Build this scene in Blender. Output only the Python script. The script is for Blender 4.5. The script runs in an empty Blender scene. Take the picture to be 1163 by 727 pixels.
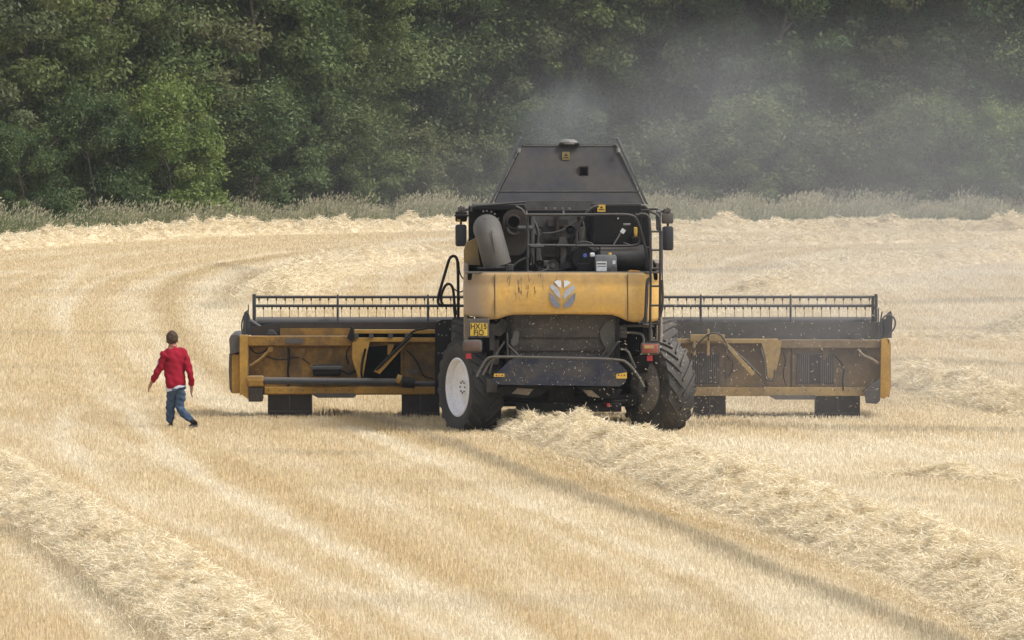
import bpy, bmesh, math, random
import numpy as np
from mathutils import Vector, Matrix, Euler

S = bpy.context.scene
COL = S.collection
R = math.radians
rng = np.random.default_rng(7)
random.seed(7)

# ---------------------------------------------------------------- camera, world, sun, exposure
F = 10560.0          # focal length in pixels of the 1163 px wide photograph
H = 6.6              # camera height
CX, HOR = 581.5, 56.0
GZ = -0.06            # soil level; the measured ground line is the top of the stubble
cd = bpy.data.cameras.new("camera")
cam = bpy.data.objects.new("camera", cd)
COL.objects.link(cam)
cd.sensor_width = 36.0
cd.lens = F / 1163.0 * 36.0
cd.clip_start = 1.0
cd.clip_end = 3000.0
cam.location = (0, 0, H)
cam.rotation_euler = (math.pi / 2 - math.atan((363.5 - HOR) / F), 0, 0)
S.camera = cam

SUN_EL, SUN_AZ = 52.0, 112.0
w = bpy.data.worlds.new("World")
S.world = w
w.use_nodes = True
nt = w.node_tree
bg = nt.nodes["Background"]
sky = nt.nodes.new("ShaderNodeTexSky")
sky.sky_type = 'NISHITA'
sky.sun_disc = False
sky.sun_elevation = R(SUN_EL)
sky.sun_rotation = R(SUN_AZ)
sky.air_density = 1.0
sky.dust_density = 4.0
sky.ozone_density = 1.0
mixw = nt.nodes.new("ShaderNodeHueSaturation")
mixw.inputs['Saturation'].default_value = 0.35     # overcast: the blue is mostly gone
nt.links.new(sky.outputs[0], mixw.inputs['Color'])
nt.links.new(mixw.outputs[0], bg.inputs['Color'])
bg.inputs['Strength'].default_value = 0.15
sd = bpy.data.lights.new("sun", 'SUN')
sd.energy = 1.5
sd.angle = R(10)
sd.color = (1.0, 0.97, 0.93)
sun = bpy.data.objects.new("sun", sd)
COL.objects.link(sun)
sdir = Vector((math.cos(R(SUN_EL)) * math.sin(R(SUN_AZ)), math.cos(R(SUN_EL)) * math.cos(R(SUN_AZ)), math.sin(R(SUN_EL))))
sun.rotation_euler = sdir.to_track_quat('Z', 'Y').to_euler()
sun.location = (0, 160, 60)

S.render.engine = 'CYCLES'
S.view_settings.view_transform = 'Standard'
S.view_settings.look = 'None'
S.view_settings.gamma = 1.0
S.view_settings.use_curve_mapping = False
S.view_settings.exposure = 0.45
S.cycles.use_denoising = True
S.cycles.max_bounces = 6
S.cycles.diffuse_bounces = 3
S.cycles.glossy_bounces = 2
S.cycles.transmission_bounces = 2
S.cycles.volume_bounces = 0
S.cycles.transparent_max_bounces = 6
S.cycles.volume_step_rate = 4.0
S.cycles.volume_max_steps = 64
S.cycles.sample_clamp_indirect = 4.0


def W(px, py, Y):
    """point seen at photo pixel (px, py) at distance Y"""
    return Vector(((px - CX) / F * Y, Y, H - (py - HOR) / F * Y))


def G(px, py):
    """ground point under photo pixel"""
    Y = F * H / (py - HOR)
    return np.array([(px - CX) / F * Y, Y])


# ---------------------------------------------------------------- materials
def mat(name, base, rough=0.6, metal=0.0, dirt=None, dirt_amt=0.5, dirt_scale=3.0, var=0.12, top_dust=0.0,
        dust=(0.42, 0.36, 0.27), speck=0.0, bump=0.0, spec=0.4):
    m = bpy.data.materials.new(name)
    m.use_nodes = True
    N = m.node_tree.nodes
    Lk = m.node_tree.links
    b = N["Principled BSDF"]
    b.inputs['Roughness'].default_value = rough
    b.inputs['Metallic'].default_value = metal
    b.inputs['Specular IOR Level'].default_value = spec
    tc = N.new("ShaderNodeTexCoord")
    n1 = N.new("ShaderNodeTexNoise")
    n1.inputs['Scale'].default_value = dirt_scale
    n1.inputs['Detail'].default_value = 8
    n1.inputs['Roughness'].default_value = 0.65
    Lk.new(tc.outputs['Object'], n1.inputs['Vector'])
    r1 = N.new("ShaderNodeValToRGB")
    r1.color_ramp.elements[0].position = 0.42
    r1.color_ramp.elements[1].position = 0.68
    Lk.new(n1.outputs['Fac'], r1.inputs['Fac'])
    mx = N.new("ShaderNodeMix")
    mx.data_type = 'RGBA'
    mx.inputs['A'].default_value = (*base, 1)
    d = dirt if dirt else tuple(c * 0.5 for c in base)
    mx.inputs['B'].default_value = (*d, 1)
    mm = N.new("ShaderNodeMath")
    mm.operation = 'MULTIPLY'
    mm.inputs[1].default_value = dirt_amt
    Lk.new(r1.outputs['Color'], mm.inputs[0])
    Lk.new(mm.outputs[0], mx.inputs['Factor'])
    col = mx.outputs['Result']
    # fine mottling
    n2 = N.new("ShaderNodeTexNoise")
    n2.inputs['Scale'].default_value = dirt_scale * 9
    n2.inputs['Detail'].default_value = 5
    Lk.new(tc.outputs['Object'], n2.inputs['Vector'])
    hv = N.new("ShaderNodeHueSaturation")
    mr = N.new("ShaderNodeMapRange")
    mr.inputs['From Min'].default_value = 0.3
    mr.inputs['From Max'].default_value = 0.7
    mr.inputs['To Min'].default_value = 1 - var
    mr.inputs['To Max'].default_value = 1 + var
    Lk.new(n2.outputs['Fac'], mr.inputs['Value'])
    Lk.new(mr.outputs[0], hv.inputs['Value'])
    Lk.new(col, hv.inputs['Color'])
    col = hv.outputs['Color']
    if top_dust > 0:       # dust that has settled on upward faces
        ge = N.new("ShaderNodeNewGeometry")
        sp = N.new("ShaderNodeSeparateXYZ")
        Lk.new(ge.outputs['Normal'], sp.inputs[0])
        m2 = N.new("ShaderNodeMapRange")
        m2.inputs['From Min'].default_value = 0.1
        m2.inputs['From Max'].default_value = 0.9
        m2.inputs['To Max'].default_value = top_dust
        Lk.new(sp.outputs['Z'], m2.inputs['Value'])
        m3 = N.new("ShaderNodeMix")
        m3.data_type = 'RGBA'
        m3.inputs['B'].default_value = (*dust, 1)
        Lk.new(col, m3.inputs['A'])
        Lk.new(m2.outputs[0], m3.inputs['Factor'])
        col = m3.outputs['Result']
    if speck > 0:          # bits of chaff stuck on the surface
        vo = N.new("ShaderNodeTexVoronoi")
        vo.inputs['Scale'].default_value = 16
        vo.inputs['Randomness'].default_value = 1
        mp = N.new("ShaderNodeMapping")
        mp.inputs['Scale'].default_value = (1.0, 1.0, 0.6)
        mp.inputs['Rotation'].default_value = (0.4, 0.3, 0.5)
        Lk.new(tc.outputs['Object'], mp.inputs[0])
        Lk.new(mp.outputs[0], vo.inputs['Vector'])
        lt = N.new("ShaderNodeMath")
        lt.operation = 'LESS_THAN'
        lt.inputs[1].default_value = speck
        Lk.new(vo.outputs['Distance'], lt.inputs[0])
        m4 = N.new("ShaderNodeMix")
        m4.data_type = 'RGBA'
        m4.inputs['B'].default_value = (0.5, 0.44, 0.33, 1)
        Lk.new(col, m4.inputs['A'])
        Lk.new(lt.outputs[0], m4.inputs['Factor'])
        col = m4.outputs['Result']
    Lk.new(col, b.inputs['Base Color'])
    if bump > 0:
        bp = N.new("ShaderNodeBump")
        bp.inputs['Strength'].default_value = bump
        bp.inputs['Distance'].default_value = 0.02
        Lk.new(n1.outputs['Fac'], bp.inputs['Height'])
        Lk.new(bp.outputs[0], b.inputs['Normal'])
    return m


M = {}
M['hopper'] = mat('charcoal_sheet', (0.020, 0.025, 0.038), 0.5, dirt=(0.062, 0.056, 0.048), dirt_amt=0.95, dirt_scale=0.9, top_dust=0.12, spec=0.25)
M['black'] = mat('black_metal', (0.007, 0.0075, 0.009), 0.5, dirt=(0.026, 0.024, 0.021), dirt_amt=0.6, dirt_scale=2.5, top_dust=0.35, dust=(0.10, 0.085, 0.065), spec=0.2)
M['blacktube'] = mat('black_tube', (0.022, 0.022, 0.025), 0.45, dirt=(0.06, 0.055, 0.05), dirt_amt=0.5, top_dust=0.4, dust=(0.25, 0.22, 0.18))
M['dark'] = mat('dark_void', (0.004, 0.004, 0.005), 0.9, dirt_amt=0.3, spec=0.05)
M['navy'] = mat('navy_apron', (0.016, 0.021, 0.042), 0.5, dirt=(0.07, 0.062, 0.052), dirt_amt=0.95, dirt_scale=3.0, speck=0.10)
M['chamber'] = mat('chopper_plate', (0.085, 0.073, 0.06), 0.75, dirt=(0.018, 0.017, 0.016), dirt_amt=0.9, dirt_scale=2.0, speck=0.10)
M['brown'] = mat('brown_plate', (0.034, 0.025, 0.020), 0.7, dirt=(0.055, 0.045, 0.036), dirt_amt=0.6)
M['funnel'] = mat('dusty_grey_plate', (0.085, 0.08, 0.074), 0.7, dirt=(0.03, 0.028, 0.026), dirt_amt=0.6)
M['auger'] = mat('unloading_grey', (0.098, 0.092, 0.080), 0.65, dirt=(0.07, 0.064, 0.055), dirt_amt=0.6, dirt_scale=3.5)
M['ochre'] = mat('ochre_paint', (0.27, 0.145, 0.028), 0.5, dirt=(0.045, 0.032, 0.019), dirt_amt=1.0, dirt_scale=1.6, top_dust=0.35, var=0.2)
M['ochre_clean'] = mat('ochre_paint_clean', (0.46, 0.26, 0.045), 0.5, dirt=(0.2, 0.12, 0.04), dirt_amt=0.55, dirt_scale=2.5, top_dust=0.3, var=0.15)
M['ochre_dust'] = mat('ochre_dusty', (0.21, 0.145, 0.07), 0.7, dirt=(0.075, 0.064, 0.05), dirt_amt=0.95, dirt_scale=1.5, top_dust=0.4, speck=0.07)
M['ochre_lip'] = mat('ochre_lip_dusty', (0.38, 0.26, 0.10), 0.65, dirt=(0.2, 0.15, 0.09), dirt_amt=0.8, dirt_scale=1.6, speck=0.04)
M['beige'] = mat('dusty_side', (0.31, 0.255, 0.20), 0.7, dirt=(0.22, 0.18, 0.14), dirt_amt=0.5)
M['tyre'] = mat('tyre_rubber', (0.030, 0.030, 0.030), 0.75, dirt=(0.06, 0.056, 0.05), dirt_amt=0.6, dirt_scale=2.5, top_dust=0.25, dust=(0.16, 0.14, 0.12))
M['tyre_dusty'] = mat('tyre_rubber_dusty', (0.050, 0.049, 0.047), 0.85, dirt=(0.11, 0.10, 0.085), dirt_amt=0.6, dirt_scale=2.5, top_dust=0.4, dust=(0.16, 0.14, 0.12), speck=0.08)
M['rim'] = mat('white_rim', (0.82, 0.82, 0.84), 0.4, dirt=(0.62, 0.61, 0.60), dirt_amt=0.35, dirt_scale=4)
M['rim_dusty'] = mat('dusty_rim', (0.24, 0.228, 0.21), 0.8, dirt=(0.09, 0.08, 0.07), dirt_amt=0.6, speck=0.08)
M['silver'] = mat('silver_emblem', (0.42, 0.45, 0.52), 0.35, 0.2, dirt_amt=0.2)
M['silver_light'] = mat('silver_emblem_light', (0.68, 0.72, 0.78), 0.35, 0.1, dirt_amt=0.1)
M['silver_dark'] = mat('silver_emblem_dark', (0.20, 0.22, 0.26), 0.4, 0.2, dirt_amt=0.2)
M['plate'] = mat('plate_yellow', (0.62, 0.43, 0.05), 0.5, dirt=(0.35, 0.25, 0.06), dirt_amt=0.5, dirt_scale=8)
M['plate_text'] = mat('plate_letters', (0.05, 0.03, 0.015), 0.6)
M['sticker'] = mat('sticker_yellow', (0.65, 0.42, 0.06), 0.5, dirt=(0.4, 0.28, 0.08), dirt_amt=0.5, dirt_scale=12)
M['sticker_old'] = mat('sticker_faded', (0.25, 0.19, 0.07), 0.6)
M['lamp'] = mat('lamp_brown', (0.12, 0.075, 0.06), 0.3, dirt_amt=0.3)
M['lamp_red'] = mat('lamp_red', (0.26, 0.07, 0.05), 0.35, dirt=(0.2, 0.12, 0.09), dirt_amt=0.5)
M['lamp_house'] = mat('lamp_housing', (0.10, 0.09, 0.08), 0.6)
M['reflector'] = mat('red_reflector', (0.5, 0.04, 0.05), 0.3)
M['white'] = mat('white_plastic', (0.6, 0.62, 0.64), 0.5, dirt_amt=0.3)
M['jerry'] = mat('grey_can', (0.11, 0.12, 0.13), 0.45, dirt=(0.2, 0.2, 0.2), dirt_amt=0.4)
M['orange'] = mat('amber_plastic', (0.6, 0.28, 0.04), 0.4, dirt_amt=0.3)
M['blue'] = mat('blue_cap', (0.10, 0.16, 0.5), 0.4, dirt_amt=0.1)
M['mirror'] = mat('mirror_back', (0.035, 0.036, 0.042), 0.35, dirt_amt=0.4)
M['beacon'] = mat('beacon_grey', (0.24, 0.235, 0.22), 0.4, dirt=(0.12, 0.11, 0.1), dirt_amt=0.8, dirt_scale=9)
M['reeltube'] = mat('reel_tube_grey', (0.045, 0.048, 0.056), 0.4, dirt=(0.08, 0.08, 0.08), dirt_amt=0.4, top_dust=0.25)
M['skid'] = mat('skid_plate', (0.022, 0.018, 0.016), 0.6, dirt=(0.055, 0.045, 0.036), dirt_amt=0.6, bump=0.3)
M['greyplate'] = mat('grey_metal_plate', (0.12, 0.11, 0.10), 0.5, dirt_amt=0.5)
M['chaffmetal'] = mat('dusty_spreader', (0.26, 0.22, 0.17), 0.7, dirt=(0.12, 0.1, 0.08), dirt_amt=0.6)
M['glass'] = mat('cab_glass', (0.02, 0.025, 0.03), 0.08, dirt_amt=0.1, spec=0.8)
M['red_shirt'] = mat('red_cloth', (0.30, 0.012, 0.03), 0.85, dirt=(0.20, 0.008, 0.02), dirt_amt=0.6, dirt_scale=5, spec=0.1)
M['jeans'] = mat('denim', (0.045, 0.075, 0.13), 0.9, dirt=(0.10, 0.14, 0.2), dirt_amt=0.7, dirt_scale=9, var=0.2, spec=0.1)
M['skin'] = mat('skin', (0.36, 0.18, 0.12), 0.6, var=0.04, dirt_amt=0.15)
M['hair'] = mat('hair_brown', (0.055, 0.03, 0.018), 0.75, dirt=(0.10, 0.06, 0.035), dirt_amt=0.6, dirt_scale=30, bump=0.6)
M['shoe'] = mat('dark_shoe', (0.02, 0.018, 0.018), 0.7, dirt_amt=0.4)
M['white_cloth'] = mat('white_cloth', (0.7, 0.7, 0.75), 0.9)


def hood_material():
    """yellow paint: dusty beige towards the left corner, oil streaks running down"""
    m = mat('yellow_hood_paint', (0.64, 0.39, 0.10), 0.42, dirt=(0.44, 0.30, 0.14), dirt_amt=0.7, dirt_scale=1.8, top_dust=0.5, var=0.08)
    N = m.node_tree.nodes
    Lk = m.node_tree.links
    b = N["Principled BSDF"]
    src = b.inputs['Base Color'].links[0].from_socket
    tc = N.new("ShaderNodeTexCoord")
    sp = N.new("ShaderNodeSeparateXYZ")
    Lk.new(tc.outputs['Object'], sp.inputs[0])
    mr = N.new("ShaderNodeMapRange")
    mr.inputs['From Min'].default_value = -1.05
    mr.inputs['From Max'].default_value = -1.55
    Lk.new(sp.outputs['X'], mr.inputs['Value'])
    n = N.new("ShaderNodeTexNoise")
    n.inputs['Scale'].default_value = 3
    n.inputs['Detail'].default_value = 6
    Lk.new(tc.outputs['Object'], n.inputs['Vector'])
    mu = N.new("ShaderNodeMath"); mu.operation = 'MULTIPLY_ADD'
    mu.inputs[1].default_value = 1.2; mu.inputs[2].default_value = -0.1
    Lk.new(n.outputs['Fac'], mu.inputs[0])
    mu2 = N.new("ShaderNodeMath"); mu2.operation = 'MULTIPLY'; mu2.use_clamp = True
    Lk.new(mr.outputs[0], mu2.inputs[0]); 
    ad = N.new("ShaderNodeMath"); ad.operation = 'ADD'; ad.inputs[1].default_value = 0.55
    Lk.new(mu.outputs[0], ad.inputs[0]); Lk.new(ad.outputs[0], mu2.inputs[1])
    mx = N.new("ShaderNodeMix"); mx.data_type = 'RGBA'
    mx.inputs['B'].default_value = (0.36, 0.28, 0.20, 1)
    Lk.new(src, mx.inputs['A']); Lk.new(mu2.outputs[0], mx.inputs['Factor'])
    # streaks
    mp = N.new("ShaderNodeMapping")
    mp.inputs['Scale'].default_value = (9, 1, 2.0)
    mp.inputs['Rotation'].default_value = (0, 0.12, 0)
    Lk.new(tc.outputs['Object'], mp.inputs[0])
    n3 = N.new("ShaderNodeTexNoise")
    n3.inputs['Scale'].default_value = 2.2
    n3.inputs['Detail'].default_value = 8
    n3.inputs['Roughness'].default_value = 0.7
    Lk.new(mp.outputs[0], n3.inputs['Vector'])
    r3 = N.new("ShaderNodeMapRange")
    r3.inputs['From Min'].default_value = 0.555; r3.inputs['From Max'].default_value = 0.61
    Lk.new(n3.outputs['Fac'], r3.inputs['Value'])
    # mask: x between -1.0 and -0.2, upper part
    a = N.new("ShaderNodeMapRange"); a.inputs['From Min'].default_value = -1.1; a.inputs['From Max'].default_value = -0.85
    Lk.new(sp.outputs['X'], a.inputs['Value'])
    c = N.new("ShaderNodeMapRange"); c.inputs['From Min'].default_value = 0.1; c.inputs['From Max'].default_value = -0.45
    Lk.new(sp.outputs['X'], c.inputs['Value'])
    e = N.new("ShaderNodeMapRange"); e.inputs['From Min'].default_value = 2.18; e.inputs['From Max'].default_value = 2.5
    Lk.new(sp.outputs['Z'], e.inputs['Value'])
    p1 = N.new("ShaderNodeMath"); p1.operation = 'MULTIPLY'; Lk.new(a.outputs[0], p1.inputs[0]); Lk.new(c.outputs[0], p1.inputs[1])
    p2 = N.new("ShaderNodeMath"); p2.operation = 'MULTIPLY'; Lk.new(p1.outputs[0], p2.inputs[0]); Lk.new(e.outputs[0], p2.inputs[1])
    p3 = N.new("ShaderNodeMath"); p3.operation = 'MULTIPLY'; Lk.new(p2.outputs[0], p3.inputs[0]); Lk.new(r3.outputs[0], p3.inputs[1])
    mz = N.new("ShaderNodeMix"); mz.data_type = 'RGBA'
    mz.inputs['B'].default_value = (0.07, 0.045, 0.03, 1)
    Lk.new(mx.outputs['Result'], mz.inputs['A']); Lk.new(p3.outputs[0], mz.inputs['Factor'])
    # grime creeping up from the lower edge, with its own ragged outline
    g1 = N.new("ShaderNodeMapRange"); g1.inputs['From Min'].default_value = 2.08; g1.inputs['From Max'].default_value = 1.84
    Lk.new(sp.outputs['Z'], g1.inputs['Value'])
    g2 = N.new("ShaderNodeMapRange"); g2.inputs['From Min'].default_value = 2.50; g2.inputs['From Max'].default_value = 2.60
    Lk.new(sp.outputs['Z'], g2.inputs['Value'])
    g3 = N.new("ShaderNodeMath"); g3.operation = 'MAXIMUM'; Lk.new(g1.outputs[0], g3.inputs[0]); Lk.new(g2.outputs[0], g3.inputs[1])
    n5 = N.new("ShaderNodeTexNoise"); n5.inputs['Scale'].default_value = 5; n5.inputs['Detail'].default_value = 9; n5.inputs['Roughness'].default_value = 0.7
    Lk.new(tc.outputs['Object'], n5.inputs['Vector'])
    g4 = N.new("ShaderNodeMath"); g4.operation = 'MULTIPLY'; Lk.new(g3.outputs[0], g4.inputs[0]); Lk.new(n5.outputs['Fac'], g4.inputs[1])
    my = N.new("ShaderNodeMix"); my.data_type = 'RGBA'; my.inputs['B'].default_value = (0.20, 0.13, 0.06, 1)
    Lk.new(mz.outputs['Result'], my.inputs['A']); Lk.new(g4.outputs[0], my.inputs['Factor'])
    Lk.new(my.outputs['Result'], b.inputs['Base Color'])
    return m


M['hood'] = hood_material()


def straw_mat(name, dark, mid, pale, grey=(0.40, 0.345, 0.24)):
    """colour from per-blade attributes: tone (random), pale (flattened, bleached), grey (greyer straw and painted windrow shade)"""
    m = bpy.data.materials.new(name)
    m.use_nodes = True
    N = m.node_tree.nodes
    Lk = m.node_tree.links
    b = N["Principled BSDF"]
    b.inputs['Roughness'].default_value = 0.6
    b.inputs['Specular IOR Level'].default_value = 0.25

    def att(n):
        a = N.new("ShaderNodeAttribute"); a.attribute_name = n
        return a.outputs['Fac']
    rp = N.new("ShaderNodeValToRGB")
    e = rp.color_ramp.elements
    e[0].position = 0; e[0].color = (*dark, 1)
    e[1].position = 1; e[1].color = (*pale, 1)
    k = e.new(0.45); k.color = (*mid, 1)
    Lk.new(att('tone'), rp.inputs['Fac'])
    m1 = N.new("ShaderNodeMix"); m1.data_type = 'RGBA'
    m1.inputs['B'].default_value = (*pale, 1)
    Lk.new(rp.outputs['Color'], m1.inputs['A']); Lk.new(att('pale'), m1.inputs['Factor'])
    m2 = N.new("ShaderNodeMix"); m2.data_type = 'RGBA'
    m2.inputs['B'].default_value = (*grey, 1)
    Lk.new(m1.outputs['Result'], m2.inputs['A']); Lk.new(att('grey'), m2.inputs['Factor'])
    Lk.new(m2.outputs['Result'], b.inputs['Base Color'])
    tr = N.new("ShaderNodeBsdfTranslucent")
    Lk.new(m2.outputs['Result'], tr.inputs['Color'])
    ms = N.new("ShaderNodeMixShader"); ms.inputs[0].default_value = 0.25
    Lk.new(b.outputs[0], ms.inputs[1]); Lk.new(tr.outputs[0], ms.inputs[2])
    Lk.new(ms.outputs[0], N["Material Output"].inputs['Surface'])
    return m


M['stubble'] = straw_mat('stubble_straw', (0.53, 0.40, 0.21), (0.73, 0.585, 0.355), (0.87, 0.785, 0.60))
M['swath'] = straw_mat('loose_straw', (0.47, 0.365, 0.20), (0.82, 0.69, 0.465), (0.93, 0.845, 0.65))
M['old_straw'] = straw_mat('stuck_straw_dull', (0.12, 0.10, 0.07), (0.24, 0.20, 0.14), (0.5, 0.44, 0.33))
M['grass'] = straw_mat('tall_grass_blades', (0.07, 0.11, 0.03), (0.16, 0.20, 0.07), (0.56, 0.49, 0.33), grey=(0.24, 0.26, 0.13))


def leaf_mat(name, a, b_, c):
    m = bpy.data.materials.new(name)
    m.use_nodes = True
    N = m.node_tree.nodes
    Lk = m.node_tree.links
    b = N["Principled BSDF"]
    b.inputs['Roughness'].default_value = 0.55
    b.inputs['Specular IOR Level'].default_value = 0.3
    at = N.new("ShaderNodeAttribute"); at.attribute_name = 'tone'
    rp = N.new("ShaderNodeValToRGB")
    e = rp.color_ramp.elements
    e[0].color = (*a, 1); e[1].color = (*c, 1)
    k = e.new(0.5); k.color = (*b_, 1)
    Lk.new(at.outputs['Fac'], rp.inputs['Fac'])
    oi = N.new("ShaderNodeObjectInfo")
    hs = N.new("ShaderNodeHueSaturation")
    mr = N.new("ShaderNodeMapRange"); mr.inputs['To Min'].default_value = 0.465; mr.inputs['To Max'].default_value = 0.515
    Lk.new(oi.outputs['Random'], mr.inputs['Value']); Lk.new(mr.outputs[0], hs.inputs['Hue'])
    mr2 = N.new("ShaderNodeMapRange"); mr2.inputs['To Min'].default_value = 1.25; mr2.inputs['To Max'].default_value = 0.75
    Lk.new(oi.outputs['Random'], mr2.inputs['Value']); Lk.new(mr2.outputs[0], hs.inputs['Value'])
    Lk.new(rp.outputs[0], hs.inputs['Color'])
    Lk.new(hs.outputs[0], b.inputs['Base Color'])
    tr = N.new("ShaderNodeBsdfTranslucent"); Lk.new(hs.outputs[0], tr.inputs['Color'])
    ms = N.new("ShaderNodeMixShader"); ms.inputs[0].default_value = 0.4
    Lk.new(b.outputs[0], ms.inputs[1]); Lk.new(tr.outputs[0], ms.inputs[2])
    Lk.new(ms.outputs[0], N["Material Output"].inputs['Surface'])
    return m


M['leaf'] = leaf_mat('leaves_mid', (0.060, 0.100, 0.030), (0.105, 0.158, 0.050), (0.17, 0.215, 0.08))
M['leaf_bright'] = leaf_mat('leaves_fresh', (0.09, 0.15, 0.028), (0.15, 0.225, 0.05), (0.23, 0.29, 0.085))
M['leaf_grey'] = leaf_mat('leaves_dull', (0.085, 0.108, 0.044), (0.135, 0.162, 0.068), (0.20, 0.215, 0.105))
M['bark'] = mat('bark', (0.11, 0.09, 0.07), 0.9, dirt=(0.05, 0.045, 0.035), dirt_amt=0.7, dirt_scale=4, bump=0.6)


# ---------------------------------------------------------------- helpers
def tag(o, label=None, cat=None, group=None, kind=None):
    if label: o['label'] = label
    if cat: o['category'] = cat
    if group: o['group'] = group
    if kind: o['kind'] = kind
    return o


def empty(name, loc, rz=0.0, parent=None):
    o = bpy.data.objects.new(name, None)
    o.location = loc
    o.rotation_euler = (0, 0, rz)
    o.empty_display_size = 0.2
    COL.objects.link(o)
    if parent: o.parent = parent
    return o


class MB:
    def __init__(self): self.bm = bmesh.new()

    def _tf(self, vs, mtx):
        if mtx is not None: bmesh.ops.transform(self.bm, matrix=mtx, verts=vs)

    def box(self, a, b, bev=0.0, rot=None):
        a, b = Vector(a), Vector(b)
        c = (a + b) / 2
        s = Vector((abs(b.x - a.x), abs(b.y - a.y), abs(b.z - a.z)))
        g = bmesh.ops.create_cube(self.bm, size=1)
        vs = g['verts']
        for v in vs: v.co = Vector((v.co.x * s.x, v.co.y * s.y, v.co.z * s.z))
        if bev > 0:
            es = list({e for v in vs for e in v.link_edges})
            r = bmesh.ops.bevel(self.bm, geom=es, offset=min(bev, min(s) * 0.45), segments=2, affect='EDGES', profile=0.5)
            vs = list({v for f in r['faces'] for v in f.verts} | {v for v in vs if v.is_valid})
        m = Matrix.Translation(c)
        if rot: m = m @ Euler(rot).to_matrix().to_4x4()
        bmesh.ops.transform(self.bm, matrix=m, verts=vs)
        return self

    def tube(self, pts, r, seg=10, closed=False, caps=True):
        pts = [Vector(p) for p in pts]
        rs = r if isinstance(r, (list, tuple)) else [r] * len(pts)
        rings = []
        n = len(pts)
        up = None
        for i, p in enumerate(pts):
            if closed: d = (pts[(i + 1) % n] - pts[i - 1])
            else: d = pts[min(i + 1, n - 1)] - pts[max(i - 1, 0)]
            d.normalize()
            if up is None:
                up = d.orthogonal().normalized()
            else:
                up = (up - d * up.dot(d))
                if up.length < 1e-5: up = d.orthogonal()
                up.normalize()
            q = d.cross(up)
            rings.append([self.bm.verts.new(p + (up * math.cos(t) + q * math.sin(t)) * rs[i]) for t in [2 * math.pi * k / seg for k in range(seg)]])
        rng_ = range(n if closed else n - 1)
        for i in rng_:
            A, B = rings[i], rings[(i + 1) % n]
            for k in range(seg):
                try: self.bm.faces.new((A[k], A[(k + 1) % seg], B[(k + 1) % seg], B[k]))
                except ValueError: pass
        if caps and not closed:
            self.bm.faces.new(rings[0][::-1]); self.bm.faces.new(rings[-1])
        return self

    def prism(self, poly, off):
        """poly: list of 3D points (planar), extruded by the vector off"""
        off = Vector(off)
        A = [self.bm.verts.new(Vector(p)) for p in poly]
        B = [self.bm.verts.new(Vector(p) + off) for p in poly]
        n = len(A)
        self.bm.faces.new(A); self.bm.faces.new(B[::-1])
        for i in range(n): self.bm.faces.new((A[i], B[i], B[(i + 1) % n], A[(i + 1) % n]))
        return self

    def lathe(self, prof, axis='X', seg=48, center=(0, 0, 0), close=False):
        """prof: (along, radius) pairs"""
        c = Vector(center)
        rings = []
        for (a, r) in prof:
            ring = []
            for k in range(seg):
                t = 2 * math.pi * k / seg
                y, z = r * math.cos(t), r * math.sin(t)
                v = {'X': (a, y, z), 'Y': (y, a, z), 'Z': (y, z, a)}[axis]
                ring.append(self.bm.verts.new(c + Vector(v)))
            rings.append(ring)
        m = len(rings)
        for i in range(m if close else m - 1):
            A, B = rings[i], rings[(i + 1) % m]
            for k in range(seg): self.bm.faces.new((A[k], A[(k + 1) % seg], B[(k + 1) % seg], B[k]))
        return self

    def build(self, name, m, parent=None, smooth=False, loc=None, rot=None):
        bmesh.ops.recalc_face_normals(self.bm, faces=self.bm.faces[:])
        me = bpy.data.meshes.new(name)
        self.bm.to_mesh(me)
        self.bm.free()
        me.materials.append(m)
        if smooth:
            me.polygons.foreach_set('use_smooth', [True] * len(me.polygons))
            try: me.set_sharp_from_angle(angle=R(38))
            except Exception: pass
        o = bpy.data.objects.new(name, me)
        COL.objects.link(o)
        if parent: o.parent = parent
        if loc: o.location = loc
        if rot: o.rotation_euler = rot
        return o


def smooth_path(pts, it=2):
    pts = [Vector(p) for p in pts]
    for _ in range(it):
        q = [pts[0]]
        for a, b in zip(pts[:-1], pts[1:]):
            q += [a * 0.75 + b * 0.25, a * 0.25 + b * 0.75]
        q.append(pts[-1])
        pts = q
    return pts


def np_mesh(name, verts, nper, m, attrs=None, parent=None, smooth=False):
    """verts (N*nper,3): N polygons of nper vertices each, attributes given per polygon"""
    N = len(verts) // nper
    me = bpy.data.meshes.new(name)
    me.vertices.add(len(verts))
    me.vertices.foreach_set('co', np.ascontiguousarray(verts, dtype=np.float32).ravel())
    me.loops.add(N * nper)
    me.loops.foreach_set('vertex_index', np.arange(N * nper, dtype=np.int32))
    me.polygons.add(N)
    me.polygons.foreach_set('loop_start', np.arange(0, N * nper, nper, dtype=np.int32))
    try: me.polygons.foreach_set('loop_total', np.full(N, nper, dtype=np.int32))
    except Exception: pass
    me.update(calc_edges=True)
    for k, a in (attrs or {}).items():
        at = me.attributes.new(k, 'FLOAT', 'FACE')
        at.data.foreach_set('value', np.ascontiguousarray(a, dtype=np.float32))
    me.materials.append(m)
    o = bpy.data.objects.new(name, me)
    COL.objects.link(o)
    if parent: o.parent = parent
    return o


_lat = rng.random((256, 256))


def noise(x, y):
    xi = np.floor(x).astype(int); yi = np.floor(y).astype(int)
    fx = x - xi; fy = y - yi
    fx = fx * fx * (3 - 2 * fx); fy = fy * fy * (3 - 2 * fy)
    g = lambda a, b: _lat[a % 256, b % 256]
    return (g(xi, yi) * (1 - fx) + g(xi + 1, yi) * fx) * (1 - fy) + (g(xi, yi + 1) * (1 - fx) + g(xi + 1, yi + 1) * fx) * fy


def fbm(x, y, o=4):
    s = 0; a = 0.5; t = 0
    for i in range(o):
        s = s + a * noise(x * 2 ** i + 17 * i, y * 2 ** i + 31 * i); t += a; a *= 0.5
    return s / t


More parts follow.
